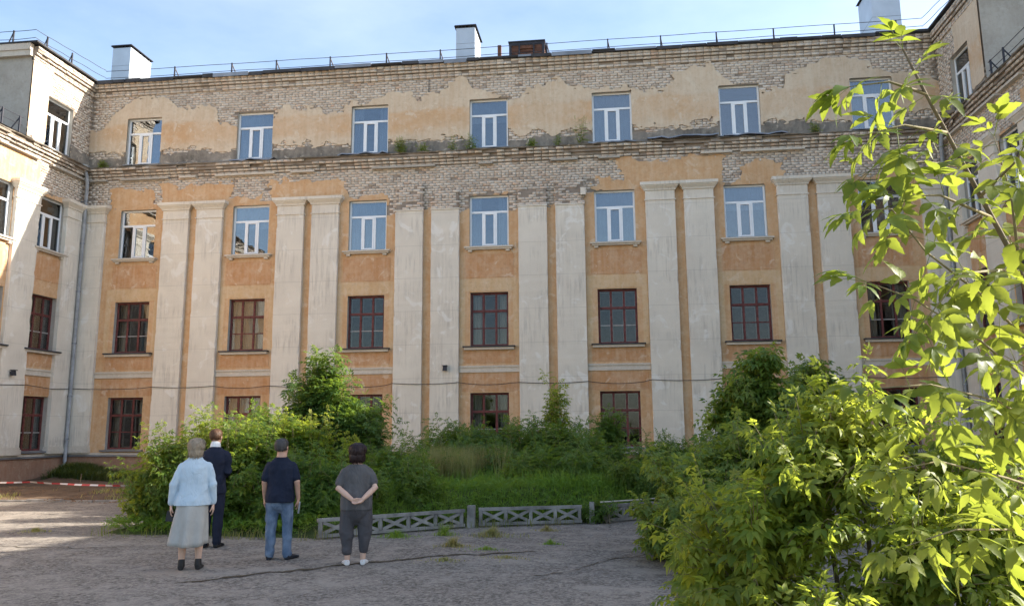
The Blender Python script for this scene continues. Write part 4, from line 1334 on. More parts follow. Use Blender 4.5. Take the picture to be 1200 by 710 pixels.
def shrub(name, label, cat, base, lobes, n_twigs, per, mat, kind='maple', size=(0.18, 0.28), seed=1, stems=5, twig_len=0.55, lift=0.22, droop=0.35, group=None, stem_r=0.018, trunk=False):
    """lobes in world space (cx, cy, cz, rx, ry, rz)"""
    rng = np.random.default_rng(seed)
    base = Vector(base)
    root = empty(name, base); tag(root, label, cat, group)
    inv_ = Matrix.Translation(-base)
    tips, cen, lb = ell_points(rng, n_twigs, lobes)
    tips[:, 2] = np.maximum(tips[:, 2], base.z + 0.08)
    ax = np.array([base.x, base.y, base.z])
    inward = cen * 0.7 + ax * 0.3 - tips; inward[:, 2] -= 0.35 * np.abs(inward[:, 2]) + 0.15
    start = tips + unit(inward) * (twig_len * rng.uniform(0.6, 1.3, (n_twigs, 1)))
    start[:, 2] = np.maximum(start[:, 2], base.z + 0.03)
    ns = n_twigs // 11
    lk = np.array(lobes)[rng.integers(0, len(lobes), ns)]
    s0 = lk[:, :3] + np.stack([rng.uniform(-0.75, 0.75, ns) * lk[:, 3], rng.uniform(-0.75, 0.75, ns) * lk[:, 4], rng.uniform(0.2, 0.6, ns) * lk[:, 5]], 1)
    out = s0 - lk[:, :3]
    s1 = s0 + np.stack([out[:, 0] * 0.35 + rng.normal(0, 0.06, ns), out[:, 1] * 0.35 + rng.normal(0, 0.06, ns), lk[:, 5] * rng.uniform(0.45, 0.95, ns)], 1)
    start = np.concatenate([start, s0]); tips = np.concatenate([tips, s1])
    pos, D, N, sz, lines = twig_leaves(start, tips, rng, per, 0.2, lift, (size[0] * 1.22, size[1] * 1.25), droop)
    ok = pos[:, 2] > base.z + 0.02
    link_mesh('crown', leaves_mesh('crown', pos[ok], D[ok], N[ok], sz[ok], kind), mat, root, inv_)
    o = link_mesh('twigs', twigs_mesh('twigs', lines, 0.0045, 0.0018), TWIG, root, inv_); o['kind'] = 'stuff'
    rs = random.Random(seed)
    if trunk:
        top = max(lobes, key=lambda q: q[2] + q[5])
        tp = Vector((top[0], top[1], top[2] + top[5] * 0.75))
        P = [base + Vector((0, 0, -0.1))] + [base.lerp(tp, q) + Vector((rs.gauss(0, 0.03), rs.gauss(0, 0.03), 0)) for q in (0.25, 0.5, 0.75)] + [tp]
        MB().tube(P, [stem_r * 2.2, stem_r * 1.8, stem_r * 1.3, stem_r * 0.8, stem_r * 0.25], 8).build('trunk', BARK, root, inv_)
    for k in range(stems):
        q = lobes[k % len(lobes)]
        tp = Vector((q[0] + rs.uniform(-0.5, 0.5) * q[3], q[1] + rs.uniform(-0.5, 0.5) * q[4], q[2] + q[5] * rs.uniform(0.3, 0.8)))
        b0 = base + Vector((rs.uniform(-0.25, 0.25), rs.uniform(-0.2, 0.2), -0.05))
        b0.x += (q[0] - base.x) * 0.5; b0.y += (q[1] - base.y) * 0.5
        P = [b0, b0.lerp(tp, 0.35) + Vector((0, 0, 0.12)), b0.lerp(tp, 0.7) + Vector((0, 0, 0.1)), tp]
        MB().tube(P, [stem_r, stem_r * 0.85, stem_r * 0.6, stem_r * 0.25], 6).build('stem', BARK, root, inv_)
    return root


def blades(name, pts, h, w, lean, mat, seed=0, parent=None, inv_=None):
    rng = np.random.default_rng(seed)
    n = len(pts)
    hh = np.asarray(h) * rng.uniform(0.55, 1.2, n); a = rng.uniform(0, 2 * math.pi, n)
    d = np.stack([np.cos(a), np.sin(a), 0 * a], 1); s = np.stack([-np.sin(a), np.cos(a), 0 * a], 1)
    ln = (lean * rng.uniform(0.2, 1.3, n) * hh)[:, None]; ww = (w * rng.uniform(0.7, 1.3, n))[:, None] / 2
    up = np.array([0, 0, 1.0])
    V = np.stack([pts - s * ww, pts + s * ww,
                  pts + d * ln * 0.35 + up * (hh * 0.55)[:, None] - s * ww * 0.8, pts + d * ln * 0.35 + up * (hh * 0.55)[:, None] + s * ww * 0.8,
                  pts + d * ln + up * (hh * (1 - 0.25 * lean))[:, None]], 1)
    b = (np.arange(n) * 5)[:, None]
    Q = np.array([[0, 1, 3, 2]]) + b
    T = np.array([[2, 3, 4]]) + b
    return link_mesh(name, np_mesh(name, V.reshape(-1, 3), Q, T), mat, parent, inv_)


def scatter(rng, n, x0, x1, y0, y1, hf):
    x, y = rng.uniform(x0, x1, n), rng.uniform(y0, y1, n)
    return np.stack([x, y, hf(x, y) - 0.01], 1)


# --- left bush catching the sun on its crown, with its neighbours
bz = lambda x, y: float(h_bed(np.array([x]), np.array([y]))[0])
shrub('maple_bush', 'wide yellow-green bush with sunlit top behind the woman in the pale blue jacket', 'bush', (-3.3, -13.3, 0.05),
      [(-3.7, -13.4, 0.85, 0.85, 0.85, 0.85), (-3.2, -13.1, 1.05, 0.75, 0.8, 0.82), (-2.55, -12.9, 1.05, 0.6, 0.7, 0.8), (-4.1, -13.3, 0.5, 0.7, 0.8, 0.55), (-3.0, -13.7, 0.5, 1.0, 0.55, 0.55)],
      950, 12, LEAF_LEFT, 'maple', (0.13, 0.21), 11, 8, 0.42)
shrub('elder_bush', 'dense dark green bush in front of which the man in jeans stands', 'bush', (-1.2, -13.2, 0.05),
      [(-1.5, -13.75, 0.42, 0.9, 0.55, 0.48), (-1.55, -13.3, 0.60, 0.75, 0.8, 0.75), (-0.9, -13.3, 0.55, 0.7, 0.8, 0.68), (-1.9, -12.7, 0.9, 0.6, 0.6, 0.75), (-0.3, -13.2, 0.45, 0.5, 0.6, 0.45)],
      820, 12, LEAF_MID, 'elder', (0.14, 0.22), 12, 7, 0.4)
shrub('maple_bush', 'light green maple shoots rising between the man in the suit and the man in jeans', 'bush', (-1.75, -12.6, 0.1),
      [(-2.0, -12.6, 1.25, 0.42, 0.4, 0.72), (-1.5, -12.5, 1.15, 0.42, 0.4, 0.66), (-0.8, -12.6, 1.1, 0.3, 0.3, 0.5)], 280, 10, LEAF_YEL, 'maple', (0.13, 0.2), 13, 4, 0.4)
shrub('ash_tree', 'young dark green tree with conical crown before the third ground-floor window', 'tree', (-2.05, -10.8, 0.2),
      [(-2.0, -10.8, 2.75, 0.40, 0.40, 0.52), (-2.3, -10.8, 2.2, 0.50, 0.5, 0.5), (-1.65, -10.8, 2.25, 0.45, 0.5, 0.5), (-2.4, -10.8, 1.6, 0.85, 0.75, 0.55), (-1.2, -10.7, 1.6, 0.75, 0.7, 0.7), (-2.9, -10.7, 1.2, 0.6, 0.7, 0.6)],
      470, 12, LEAF_DARK, 'elder', (0.20, 0.32), 14, 4, 0.45, trunk=True)
shrub('bramble_patch', 'low dark bush beside the woman with clasped hands at the fence end', 'bush', (0.1, -12.9, 0.3),
      [(-0.35, -13.2, 0.45, 0.6, 0.6, 0.45), (0.35, -12.6, 0.62, 0.7, 0.6, 0.42), (-0.1, -11.9, 0.85, 0.8, 0.6, 0.6)], 430, 12, LEAF_MID, 'elder', (0.13, 0.21), 15, 5, 0.38)
shrub('maple_bush', 'yellow-green shrub behind the man in the suit near the ground-floor windows', 'bush', (-3.6, -9.8, 0.2),
      [(-3.7, -9.8, 1.35, 0.7, 0.6, 0.75), (-4.3, -9.9, 1.0, 0.7, 0.6, 0.6)], 360, 12, LEAF_MID, 'maple', (0.16, 0.24), 16, 4, 0.4)
# --- centre
C_LAB = 'broad dark green thicket under the middle ground-floor window'
shrub('elder_bush', C_LAB, 'bush', (1.1, -8.0, 0.55),
      [(0.35, -8.0, 1.2, 0.75, 0.8, 0.62), (1.2, -8.0, 1.2, 0.8, 0.8, 0.55), (-0.35, -8.2, 0.95, 0.55, 0.6, 0.5), (0.9, -8.9, 0.95, 1.0, 0.7, 0.5), (1.7, -9.4, 0.9, 0.8, 0.6, 0.45)], 600, 12, LEAF_DARK, 'elder', (0.17, 0.26), 17, 6, 0.42)
shrub('elder_bush', 'bright green leafy thicket right of the middle ground-floor window', 'bush', (3.0, -8.2, 0.55),
      [(2.5, -8.1, 1.25, 0.85, 0.8, 0.62), (3.3, -8.2, 1.15, 0.7, 0.8, 0.52), (3.2, -9.3, 0.95, 1.1, 0.8, 0.5), (4.1, -9.0, 0.85, 0.7, 0.7, 0.45), (2.4, -9.9, 0.8, 0.9, 0.6, 0.38), (3.4, -10.1, 0.75, 0.8, 0.5, 0.35)], 760, 12, LEAF_MID, 'elder', (0.17, 0.26), 18, 6, 0.42)
shrub('rowan_sapling', 'thin upright sapling rising above the thicket before a double pilaster', 'sapling', (2.75, -7.6, 0.55),
      [(2.75, -7.6, 2.35, 0.28, 0.3, 0.55), (2.75, -7.6, 1.9, 0.35, 0.35, 0.5)], 34, 10, LEAF_YEL, 'elder', (0.20, 0.28), 19, 0, 0.4, trunk=True, stem_r=0.010)
shrub('elder_sapling', 'small leafy shoot in front of the ground-floor window with a torn poster beside it', 'sapling', (4.0, -7.4, 0.55),
      [(4.05, -7.4, 1.65, 0.32, 0.3, 0.5)], 55, 10, LEAF_MID, 'elder', (0.18, 0.26), 20, 1, 0.4, trunk=True, stem_r=0.01)
shrub('low_shrub', 'low spreading shrub at the right end of the lawn fence', 'bush', (5.3, -10.2, 0.4),
      [(4.9, -10.4, 0.62, 0.9, 0.7, 0.42), (5.9, -9.6, 0.7, 0.8, 0.7, 0.5), (5.4, -8.6, 0.9, 0.9, 0.7, 0.5)], 480, 12, LEAF_MID, 'simple', (0.16, 0.25), 21, 5, 0.4)
shrub('low_shrub', 'leafy low shrub overgrowing the gap between the fence panels', 'bush', (3.85, -11.95, 0.05),
      [(3.8, -12.0, 0.22, 0.4, 0.3, 0.22)], 45, 10, LEAF_MID, 'simple', (0.12, 0.18), 22, 2, 0.25)
# --- right of the centre, in shade
shrub('maple_tree', 'young maple with tall shaded crown in front of the sixth bay of windows', 'tree', (6.7, -13.0, 0.0),
      [(6.75, -13.0, 2.5, 0.28, 0.35, 0.45), (6.25, -13.0, 2.1, 0.32, 0.4, 0.5), (6.85, -13.0, 1.85, 0.6, 0.6, 0.62), (6.6, -13.1, 1.35, 0.85, 0.8, 0.7), (6.2, -13.4, 0.75, 0.9, 0.8, 0.7)],
      560, 12, LEAF_LEFT, 'maple', (0.20, 0.32), 23, 4, 0.6, trunk=True, droop=0.55)
shrub('maple_tree', 'smaller shaded maple behind the near bush, beside the tall shaded maple', 'tree', (8.1, -11.2, 0.0),
      [(8.05, -11.2, 2.4, 0.34, 0.4, 0.5), (8.3, -11.2, 2.0, 0.7, 0.7, 0.7), (8.2, -11.3, 1.2, 0.8, 0.7, 0.8)], 340, 12, LEAF_LEFT, 'maple', (0.20, 0.32), 24, 3, 0.5, trunk=True, droop=0.55)
shrub('maple_bush', 'shaded leafy bush spilling onto the asphalt at the edge of the near bush', 'bush', (5.6, -15.6, 0.0),
      [(5.3, -15.8, 0.6, 0.7, 0.8, 0.65), (6.1, -15.2, 0.9, 0.8, 0.8, 0.85), (5.0, -16.6, 0.35, 0.55, 0.6, 0.4), (5.5, -17.6, 0.45, 0.6, 0.8, 0.5)], 560, 12, LEAF_LEFT, 'maple', (0.17, 0.28), 25, 7, 0.42, droop=0.5)

# --- grass and weeds
rng = np.random.default_rng(40)
P = scatter(rng, 30000, -0.6, 5.6, -13.9, -10.0, h_bed)
P = P[(P[:, 1] > front_y(P[:, 0]) + 0.12) & (P[:, 2] > 0.02) & (P[:, 1] < front_y(P[:, 0]) + 3.4)]
o = blades('lawn_grass', P, 0.19, 0.010, 0.5, GRASS, 1); tag(o, 'lush bright green grass growing behind the lawn fence', 'grass', kind='stuff')
P = scatter(rng, 9000, -1.3, 1.9, -11.2, -8.9, h_bed)
P = P[fnoise(P[:, 0], P[:, 1], 1.2, 4) > -0.12]
o = blades('tall_grass', P, 0.78, 0.012, 0.35, DRYGRASS, 2); tag(o, 'tall pale seeding grass between the lawn and the thicket', 'grass', kind='stuff')
P = scatter(rng, 7000, -1.6, 6.4, -11.4, -8.4, h_bed)
o = blades('meadow_grass', P, 0.40, 0.011, 0.5, GRASS, 3); tag(o, 'taller green meadow grass on the raised bed', 'grass', kind='stuff')
wr = np.random.default_rng(44)
for i, (x, y, hh, mt, lab) in enumerate(((1.0, -10.7, 0.55, LEAF_MID, 'tall broad-leaved weed in the lawn left of the fence post'), (2.2, -10.9, 0.42, LEAF_LEFT, 'pale leafy weed in the lawn behind the crossed fence bars'),
        (3.3, -10.6, 0.5, LEAF_MID, 'dark leafy weed in the lawn near the gap in the fence'), (0.2, -11.3, 0.5, LEAF_LEFT, 'leafy weed behind the left fence panel'), (4.3, -10.7, 0.45, LEAF_LEFT, 'pale weed behind the right fence panel'),
        (1.7, -10.2, 0.6, LEAF_DARK, 'dark weed standing before the tall pale grass'))):
    shrub('leafy_weed', lab, 'weed', (x, y, bz(x, y)), [(x, y, bz(x, y) + hh * 0.5, 0.32, 0.3, hh * 0.55)], 34, 10, mt, 'simple', (0.14, 0.22), 140 + i, 1, 0.3, stem_r=0.006, group='weeds in the lawn')
P = scatter(rng, 6500, -15.0, -11.8, -2.0, -0.2, h_strip)
P = P[fnoise(P[:, 0], P[:, 1], 1.6, 6) + 0.5 * np.exp(-((P[:, 0] + 13.6) ** 2) / 1.2) > 0.12]
o = blades('wall_weeds', P, 0.36, 0.022, 0.9, m_leaf('wall_weed_leaf', (0.03, 0.05, 0.015), (0.05, 0.075, 0.025), (0.09, 0.11, 0.04), 0.3), 4); tag(o, 'dark weeds growing on the mound below the downpipe', 'weeds', kind='stuff')
P = scatter(rng, 2600, -15.0, -5.0, -7.6, -5.9, h_strip)
P = P[fnoise(P[:, 0], P[:, 1], 1.1, 8) > 0.05]
o = blades('strip_weeds', P, 0.16, 0.012, 0.8, DRYGRASS, 5); tag(o, 'sparse dry weeds on the bare soil strip', 'weeds', kind='stuff')


P = scatter(rng, 34000, -4.7, 6.0, -14.75, -9.0, h_bed)
fd = P[:, 1] - front_y(P[:, 0])
P = P[(fd > -0.06) & (fd < 1.2 * rng.random(len(P)) + 0.25) & (P[:, 2] > -0.04)]
n_ = len(P)
a_ = rng.uniform(0, 2 * math.pi, n_)
Dv = np.stack([np.cos(a_), np.sin(a_), rng.uniform(0.2, 1.2, n_)], 1)
Pz = P + np.stack([0 * a_, 0 * a_, rng.uniform(0.02, 0.20, n_)], 1)
keep = fnoise(P[:, 0], P[:, 1], 1.3, 14) > -0.16
GCOV = m_leaf('ground_cover_leaf', (0.12, 0.24, 0.035), (0.17, 0.32, 0.045), (0.23, 0.36, 0.07), 0.52)
o = link_mesh('ground_cover', leaves_mesh('ground_cover', Pz[keep], Dv[keep], np.array([0, 0, 1.0]) + rng.normal(0, 0.4, (keep.sum(), 3)), rng.uniform(0.10, 0.19, keep.sum()), 'simple'), GCOV)
tag(o, 'low leafy green ground cover spilling over the edge of the bed', 'ground cover', kind='stuff')
P = scatter(rng, 9000, -4.7, 5.6, -14.95, -10.8, lambda x, y: 0 * x)
fd = P[:, 1] - front_y(P[:, 0])
P = P[(fd > -0.34) & (fd < 0.05) & (fnoise(P[:, 0], P[:, 1], 2.0, 15) > -0.02 + 0.25 * np.abs(fd + 0.1))]
o = blades('edge_weeds', P, 0.24, 0.010, 0.6, m_leaf('edge_weed_blade', (0.09, 0.13, 0.03), (0.15, 0.17, 0.05), (0.24, 0.21, 0.09), 0.4), 7); tag(o, 'ragged weeds and dry grass along the foot of the lawn fence', 'weeds', kind='stuff')


def tuft(x, y, r, n, h, mat, label, seed, z=0.0, name='grass_tuft'):
    rg = np.random.default_rng(seed)
    a, q = rg.uniform(0, 2 * math.pi, n), np.abs(rg.normal(0, r * 0.75, n))
    P = np.stack([np.cos(a) * q * 1.6, np.sin(a) * q, 0 * a + z], 1)
    o = blades(name, P, h * (0.35 + 0.8 * np.exp(-(q / (0.5 * r)) ** 2)), 0.009, 0.9, mat, seed); o.location = (x, y, 0)
    tag(o, label, 'grass', 'grass tufts in the asphalt')
    o['kind'] = 'stuff'
    return o


tufts = [(1.75, -15.35, 0.14, 260, 0.17, DRYGRASS, 'dry yellow grass tuft on the asphalt in front of the fence post'),
         (2.15, -14.1, 0.22, 320, 0.20, DRYGRASS, 'wide pale grass tuft at the asphalt edge below the crossed fence bars'),
         (1.35, -14.0, 0.10, 160, 0.24, GRASS, 'small green weed tuft beside the fence, right of the clasped-hands woman'),
         (3.2, -15.0, 0.08, 110, 0.11, GRASS, 'tiny green tuft in the middle of the grey asphalt'),
         (2.3, -15.6, 0.18, 150, 0.07, GRASS, 'low green tuft along the end of the long crack'),
         (2.7, -16.4, 0.25, 180, 0.06, DRYGRASS, 'thin flat tuft near the picture bottom, right of the long crack'),
         (1.9, -16.7, 0.2, 160, 0.07, DRYGRASS, 'thin flat dry tuft below the yellow tuft'),
         (-6.1, -13.9, 0.2, 200, 0.09, DRYGRASS, 'short dry tuft in the sunlit patch of asphalt at the left'),
         (3.0, -13.3, 0.12, 180, 0.12, DRYGRASS, 'brown tuft at the foot of the fence right of its crossed bars'),
         (0.6, -14.3, 0.2, 260, 0.16, GRASS, 'green weeds at the foot of the fence behind the clasped-hands woman')]
for i, a in enumerate(tufts): tuft(*a, 60 + i)
lt = [(-3.15, 'bushy green weed on the ledge right of the third attic window', 0.34, 120), (-1.3, 'slim green weed on the ledge left of the middle attic window', 0.30, 36),
      (-0.62, 'leafy weed on the ledge touching the middle attic window', 0.34, 60), (2.5, 'pale weed on the ledge between the fourth and fifth attic windows', 0.26, 30),
      (3.35, 'upright weed on the ledge beside the left edge of the fifth attic window', 0.62, 60), (-2.3, 'low weed on the cracked ledge below the wall crack', 0.18, 50),
      (1.6, 'low dark weeds on the ledge right of the middle attic window', 0.16, 60), (11.2, 'dark weeds on the ledge between the sixth and seventh attic windows', 0.22, 60), (-14.6, 'dark moss clump on the ledge in the left corner', 0.16, 60)]
for i, (x, lab, h, n) in enumerate(lt):
    rg = np.random.default_rng(80 + i)
    root = empty('ledge_weed', (x, -0.29, 11.52)); tag(root, lab, 'weed', 'weeds on the ledge')
    k = max(4, n // 6)
    P0 = np.stack([rg.normal(0, 0.07, k), rg.normal(0, 0.04, k), np.zeros(k)], 1)
    P1 = P0 + np.stack([rg.normal(0, 0.10, k), rg.normal(-0.05, 0.05, k), 1.6 * h * rg.uniform(0.6, 1.1, k)], 1)
    pos, D, N, sz, lines = twig_leaves(P0, P1, rg, 12, 0.05, 0.1, (0.12, 0.2), 0.2)
    link_mesh('leaves', leaves_mesh('leaves', pos, D, N, sz, 'simple'), LEAF_LEFT, root)
    link_mesh('stems', twigs_mesh('stems', lines, 0.004, 0.002), TWIG, root)


# --- near maple: leaves large enough to be picked out one by one
def big_leaf(seed):
    """maple leaf of five toothed, folded leaflets on a thin stalk"""
    r_ = random.Random(seed); V, F = [], []
    def leaflet(px, py, pz, ang, ln, wd, droop, twist):
        ca, sa = math.cos(ang), math.sin(ang)
        n0 = len(V)
        prof = [(0.0, 0.02), (0.12, 0.45), (0.26, 0.85), (0.40, 1.0), (0.54, 0.86), (0.60, 0.92), (0.74, 0.52), (0.80, 0.56), (1.0, 0.0)]
        for k, (x, w) in enumerate(prof):
            zc = -droop * x * x
            for s in (-1, 0, 1):
                y = s * w * wd * (1 + r_.uniform(-0.08, 0.08)); z = zc + (0.22 * abs(y) if s else 0) + twist * y + r_.uniform(-0.01, 0.01)
                X, Y = x * ln, y * ln
                V.append((px + X * ca - Y * sa, py + X * sa + Y * ca, pz + z * ln))
        for k in range(len(prof) - 1):
            for c in (0, 1):
                a = n0 + k * 3 + c
                F.append((a, a + 3, a + 4, a + 1))
    def stalk(a, b, w):
        n = len(V); a, b = Vector(a), Vector(b)
        for p in (a, b):
            V.extend([(p.x, p.y - w, p.z), (p.x, p.y + w, p.z), (p.x, p.y, p.z - 1.6 * w)])
        for k in range(3): F.append((n + k, n + (k + 1) % 3, n + 3 + (k + 1) % 3, n + 3 + k))
    j = lambda s: r_.uniform(-s, s)
    stalk((0, 0, 0), (0.30, 0, 0.0), 0.006); stalk((0.30, 0, 0.0), (0.54, 0, -0.02), 0.005)
    leaflet(0.52, 0, -0.02, j(0.15), 0.48 + j(0.05), 0.215, 0.42 + j(0.25), j(0.3))
    leaflet(0.50, 0.0, -0.02, 0.95 + j(0.2), 0.42 + j(0.05), 0.215, 0.35 + j(0.25), j(0.4)); leaflet(0.50, 0.0, -0.02, -0.95 + j(0.2), 0.42 + j(0.05), 0.215, 0.35 + j(0.25), j(0.4))
    if seed % 3:
        leaflet(0.28, 0.0, 0, 1.05 + j(0.2), 0.38 + j(0.05), 0.21, 0.4 + j(0.25), j(0.4)); leaflet(0.28, 0.0, 0, -1.05 + j(0.2), 0.38 + j(0.05), 0.21, 0.4 + j(0.25), j(0.4))
    me = bpy.data.meshes.new('leaf'); me.from_pydata(V, [], F); me.update()
    me.polygons.foreach_set('use_smooth', [True] * len(me.polygons))
    me.materials.append(LEAF_NEAR)
    return me


BIG = [big_leaf(k) for k in range(9)]


def place_leaf(root, inv_, p, d, n, s, k):
    o = bpy.data.objects.new('leaf', BIG[k % len(BIG)]); COL.objects.link(o); o.parent = root
    d = Vector(d).normalized(); n = Vector(n); n = (n - d * n.dot(d)).normalized(); sd = n.cross(d)
    M = Matrix(((d.x, sd.x, n.x, p[0]), (d.y, sd.y, n.y, p[1]), (d.z, sd.z, n.z, p[2]), (0, 0, 0, 1))) @ Matrix.Scale(s, 4)
    o.matrix_local = inv_ @ M
    return o


# overhanging sapling close to the camera
SB = Vector((6.15, -24.75, 0.0))
SAP = empty('maple_sapling', SB); tag(SAP, 'near maple sapling whose drooping backlit branch hangs across the right side', 'sapling')
sinv = Matrix.Translation(-SB)
BR = [[(6.15, -24.75, 0.0), (6.0, -24.85, 0.7), (5.842, -24.963, 1.324), (5.655, -25.187, 1.716), (5.426, -25.469, 2.178), (5.25, -25.591, 2.462), (5.126, -25.69, 2.65), (5.047, -25.769, 2.753)],
      [(5.59, -25.27, 1.85), (5.493, -25.365, 1.95), (5.266, -25.575, 2.088), (5.076, -25.718, 2.188), (4.97, -25.8, 2.29), (4.885, -25.857, 2.276)],
      [(5.66, -25.19, 1.72), (5.541, -25.337, 1.793), (5.24, -25.606, 1.952), (5.02, -25.753, 2.055), (4.882, -25.828, 2.092)],
      [(5.426, -25.469, 2.178), (5.431, -25.457, 2.403), (5.408, -25.442, 2.599)],
      [(5.72, -25.11, 1.6), (5.63, -25.201, 1.663), (5.283, -25.572, 1.788), (5.02, -25.815, 1.826), (4.874, -25.885, 1.814)],
      [(5.80, -25.0, 1.4), (5.705, -25.108, 1.473), (5.254, -25.642, 1.584), (4.998, -25.888, 1.638), (4.878, -25.951, 1.621)],
      [(5.86, -24.94, 1.22), (5.784, -25.018, 1.304), (5.295, -25.614, 1.449), (5.034, -25.855, 1.475), (4.893, -25.918, 1.443)],
      [(5.655, -25.187, 1.716), (5.607, -25.14, 1.881), (5.488, -25.063, 1.985)],
      [(5.25, -25.591, 2.462), (5.109, -25.659, 2.46), (4.948, -25.723, 2.422)],
      [(5.426, -25.469, 2.178), (5.156, -25.748, 2.121), (5.003, -25.844, 1.976)],
      [(5.95, -24.88, 0.95), (5.55, -25.4, 1.15), (5.2, -25.75, 1.24)],
      [(5.6, -25.25, 1.85), (5.45, -25.75, 1.95), (5.33, -26.0, 2.0)],
      [(5.126, -25.69, 2.65), (5.02, -25.72, 2.68), (4.90, -25.76, 2.655)],
      [(5.19, -25.64, 2.55), (5.05, -25.72, 2.55), (4.92, -25.80, 2.50)],
      [(5.34, -25.53, 2.32), (5.15, -25.66, 2.36), (4.98, -25.78, 2.33)],
      [(5.30, -25.56, 2.38), (5.36, -25.66, 2.45), (5.33, -25.78, 2.46)]]
rs = random.Random(21)
nleaf = 0
for bi, br in enumerate(BR):
    P = [Vector(p) for p in br]
    r0 = 0.016 if bi == 0 else 0.0055
    MB().tube(P, [r0 * (1 - 0.82 * i / (len(P) - 1)) for i in range(len(P))], 7).build('trunk' if bi == 0 else 'branch', BARK if bi == 0 else TWIG, SAP, sinv, smooth=True)
    L = [0.0]
    for a, b in zip(P, P[1:]): L.append(L[-1] + (b - a).length)
    s_ = 0.95 if bi == 0 else L[-1] * 0.30
    if bi == 0: s_ = L[-1] * 0.66
    k = 0
    while s_ <= L[-1] + 0.001:
        i = max(q for q in range(len(L) - 1) if L[q] <= s_ + 1e-6)
        t_ = (s_ - L[i]) / max(L[i + 1] - L[i], 1e-6)
        p = P[i].lerp(P[i + 1], min(t_, 1)); tan = (P[i + 1] - P[i]).normalized()
        side = tan.cross(Vector((0, 0, 1))).normalized(); up = side.cross(tan)
        ang = k * math.pi / 2 + rs.uniform(-0.4, 0.4)
        for sg in (-1, 1):
            d = (side * math.cos(ang) + up * math.sin(ang)) * sg + tan * rs.uniform(0.35, 0.8) + Vector((0, 0, -rs.uniform(0.35, 0.95)))
            end = s_ / L[-1]
            sz = rs.uniform(0.12, 0.20) * (1.0 if end < 0.8 else 0.8)
            place_leaf(SAP, sinv, p, d, Vector((rs.gauss(0, 0.45), rs.gauss(0, 0.45), 1)) + tan * 0.3, sz, rs.randrange(99)); nleaf += 1
        s_ += rs.uniform(0.066, 0.10); k += 1
    for q in range(3):
        place_leaf(SAP, sinv, P[-1], (P[-1] - P[-2]).normalized() + Vector((rs.gauss(0, 0.5), rs.gauss(0, 0.5), rs.uniform(-0.5, 0.3))), Vector((rs.gauss(0, 0.3), rs.gauss(0, 0.3), 1)), rs.uniform(0.10, 0.15), rs.randrange(99)); nleaf += 1

# the sunlit bush to its left: largest leaves single, the rest one crown
NB = Vector((6.2, -21.3, 0.0))
NBU = empty('maple_bush', NB); tag(NBU, 'big near maple bush with sunlit yellow-green leaves filling the lower right corner', 'bush')
ninv = Matrix.Translation(-NB)
rgn = np.random.default_rng(90)
lob = [(5.25, -21.1, 0.75, 0.75, 0.8, 0.78), (5.7, -21.2, 1.3, 0.7, 0.8, 0.72), (6.05, -21.2, 1.75, 0.5, 0.6, 0.55), (6.8, -21.0, 1.25, 0.7, 0.7, 0.62),
       (6.3, -21.7, 0.8, 0.8, 0.6, 0.75), (7.0, -21.7, 0.9, 0.6, 0.6, 0.7), (4.95, -20.3, 0.5, 0.5, 0.6, 0.5), (5.6, -22.2, 0.45, 0.6, 0.5, 0.45)]
tips, cen, _ = ell_points(rgn, 400, lob, 0.6)
tips[:, 2] = np.maximum(tips[:, 2], 0.12)
inw = cen - tips; inw[:, 2] -= 0.5 * np.abs(inw[:, 2]) + 0.25
st = tips + unit(inw) * rgn.uniform(0.35, 0.75, (len(tips), 1)); st[:, 2] = np.maximum(st[:, 2], 0.05)
pos, D, N, sz, lines = twig_leaves(st, tips, rgn, 10, 0.2, 0.22, (0.20, 0.30), 0.55)
dist = np.linalg.norm(pos - np.array(CAM), axis=1)
vis = (pos - np.array(CAM)) / dist[:, None]
score = dist / sz + 3.0 * rgn.random(len(dist))
order = np.argsort(score)
near = order[:295]; rest = order[295:]
for i in near: place_leaf(NBU, ninv, pos[i], D[i], N[i], float(sz[i]), int(rgn.integers(0, 99)))
o = link_mesh('crown', leaves_mesh('crown', pos[rest], D[rest], N[rest], sz[rest], 'maple'), LEAF_YEL, NBU, ninv); o['kind'] = 'stuff'
link_mesh('twigs', twigs_mesh('twigs', lines, 0.006, 0.0022), TWIG, NBU, ninv)
for q in lob:
    b0 = Vector((NB.x + (q[0] - NB.x) * 0.6, NB.y + (q[1] - NB.y) * 0.6, -0.05)); tp = Vector((q[0], q[1], q[2] + q[5] * 0.5))
    MB().tube([b0, b0.lerp(tp, 0.4) + Vector((0.03, 0.02, 0.1)), b0.lerp(tp, 0.75) + Vector((0, 0, 0.08)), tp], [0.022, 0.018, 0.012, 0.004], 7).build('stem', BARK, NBU, ninv)


# ------------------------------------------------------------------ people
SKIN = simple('skin', (0.50, 0.30, 0.215), 0.55, var=0.08, scale=12, bump=0.05)
SKIN_L = simple('pale_skin', (0.56, 0.37, 0.28), 0.55, var=0.08, scale=12, bump=0.05)


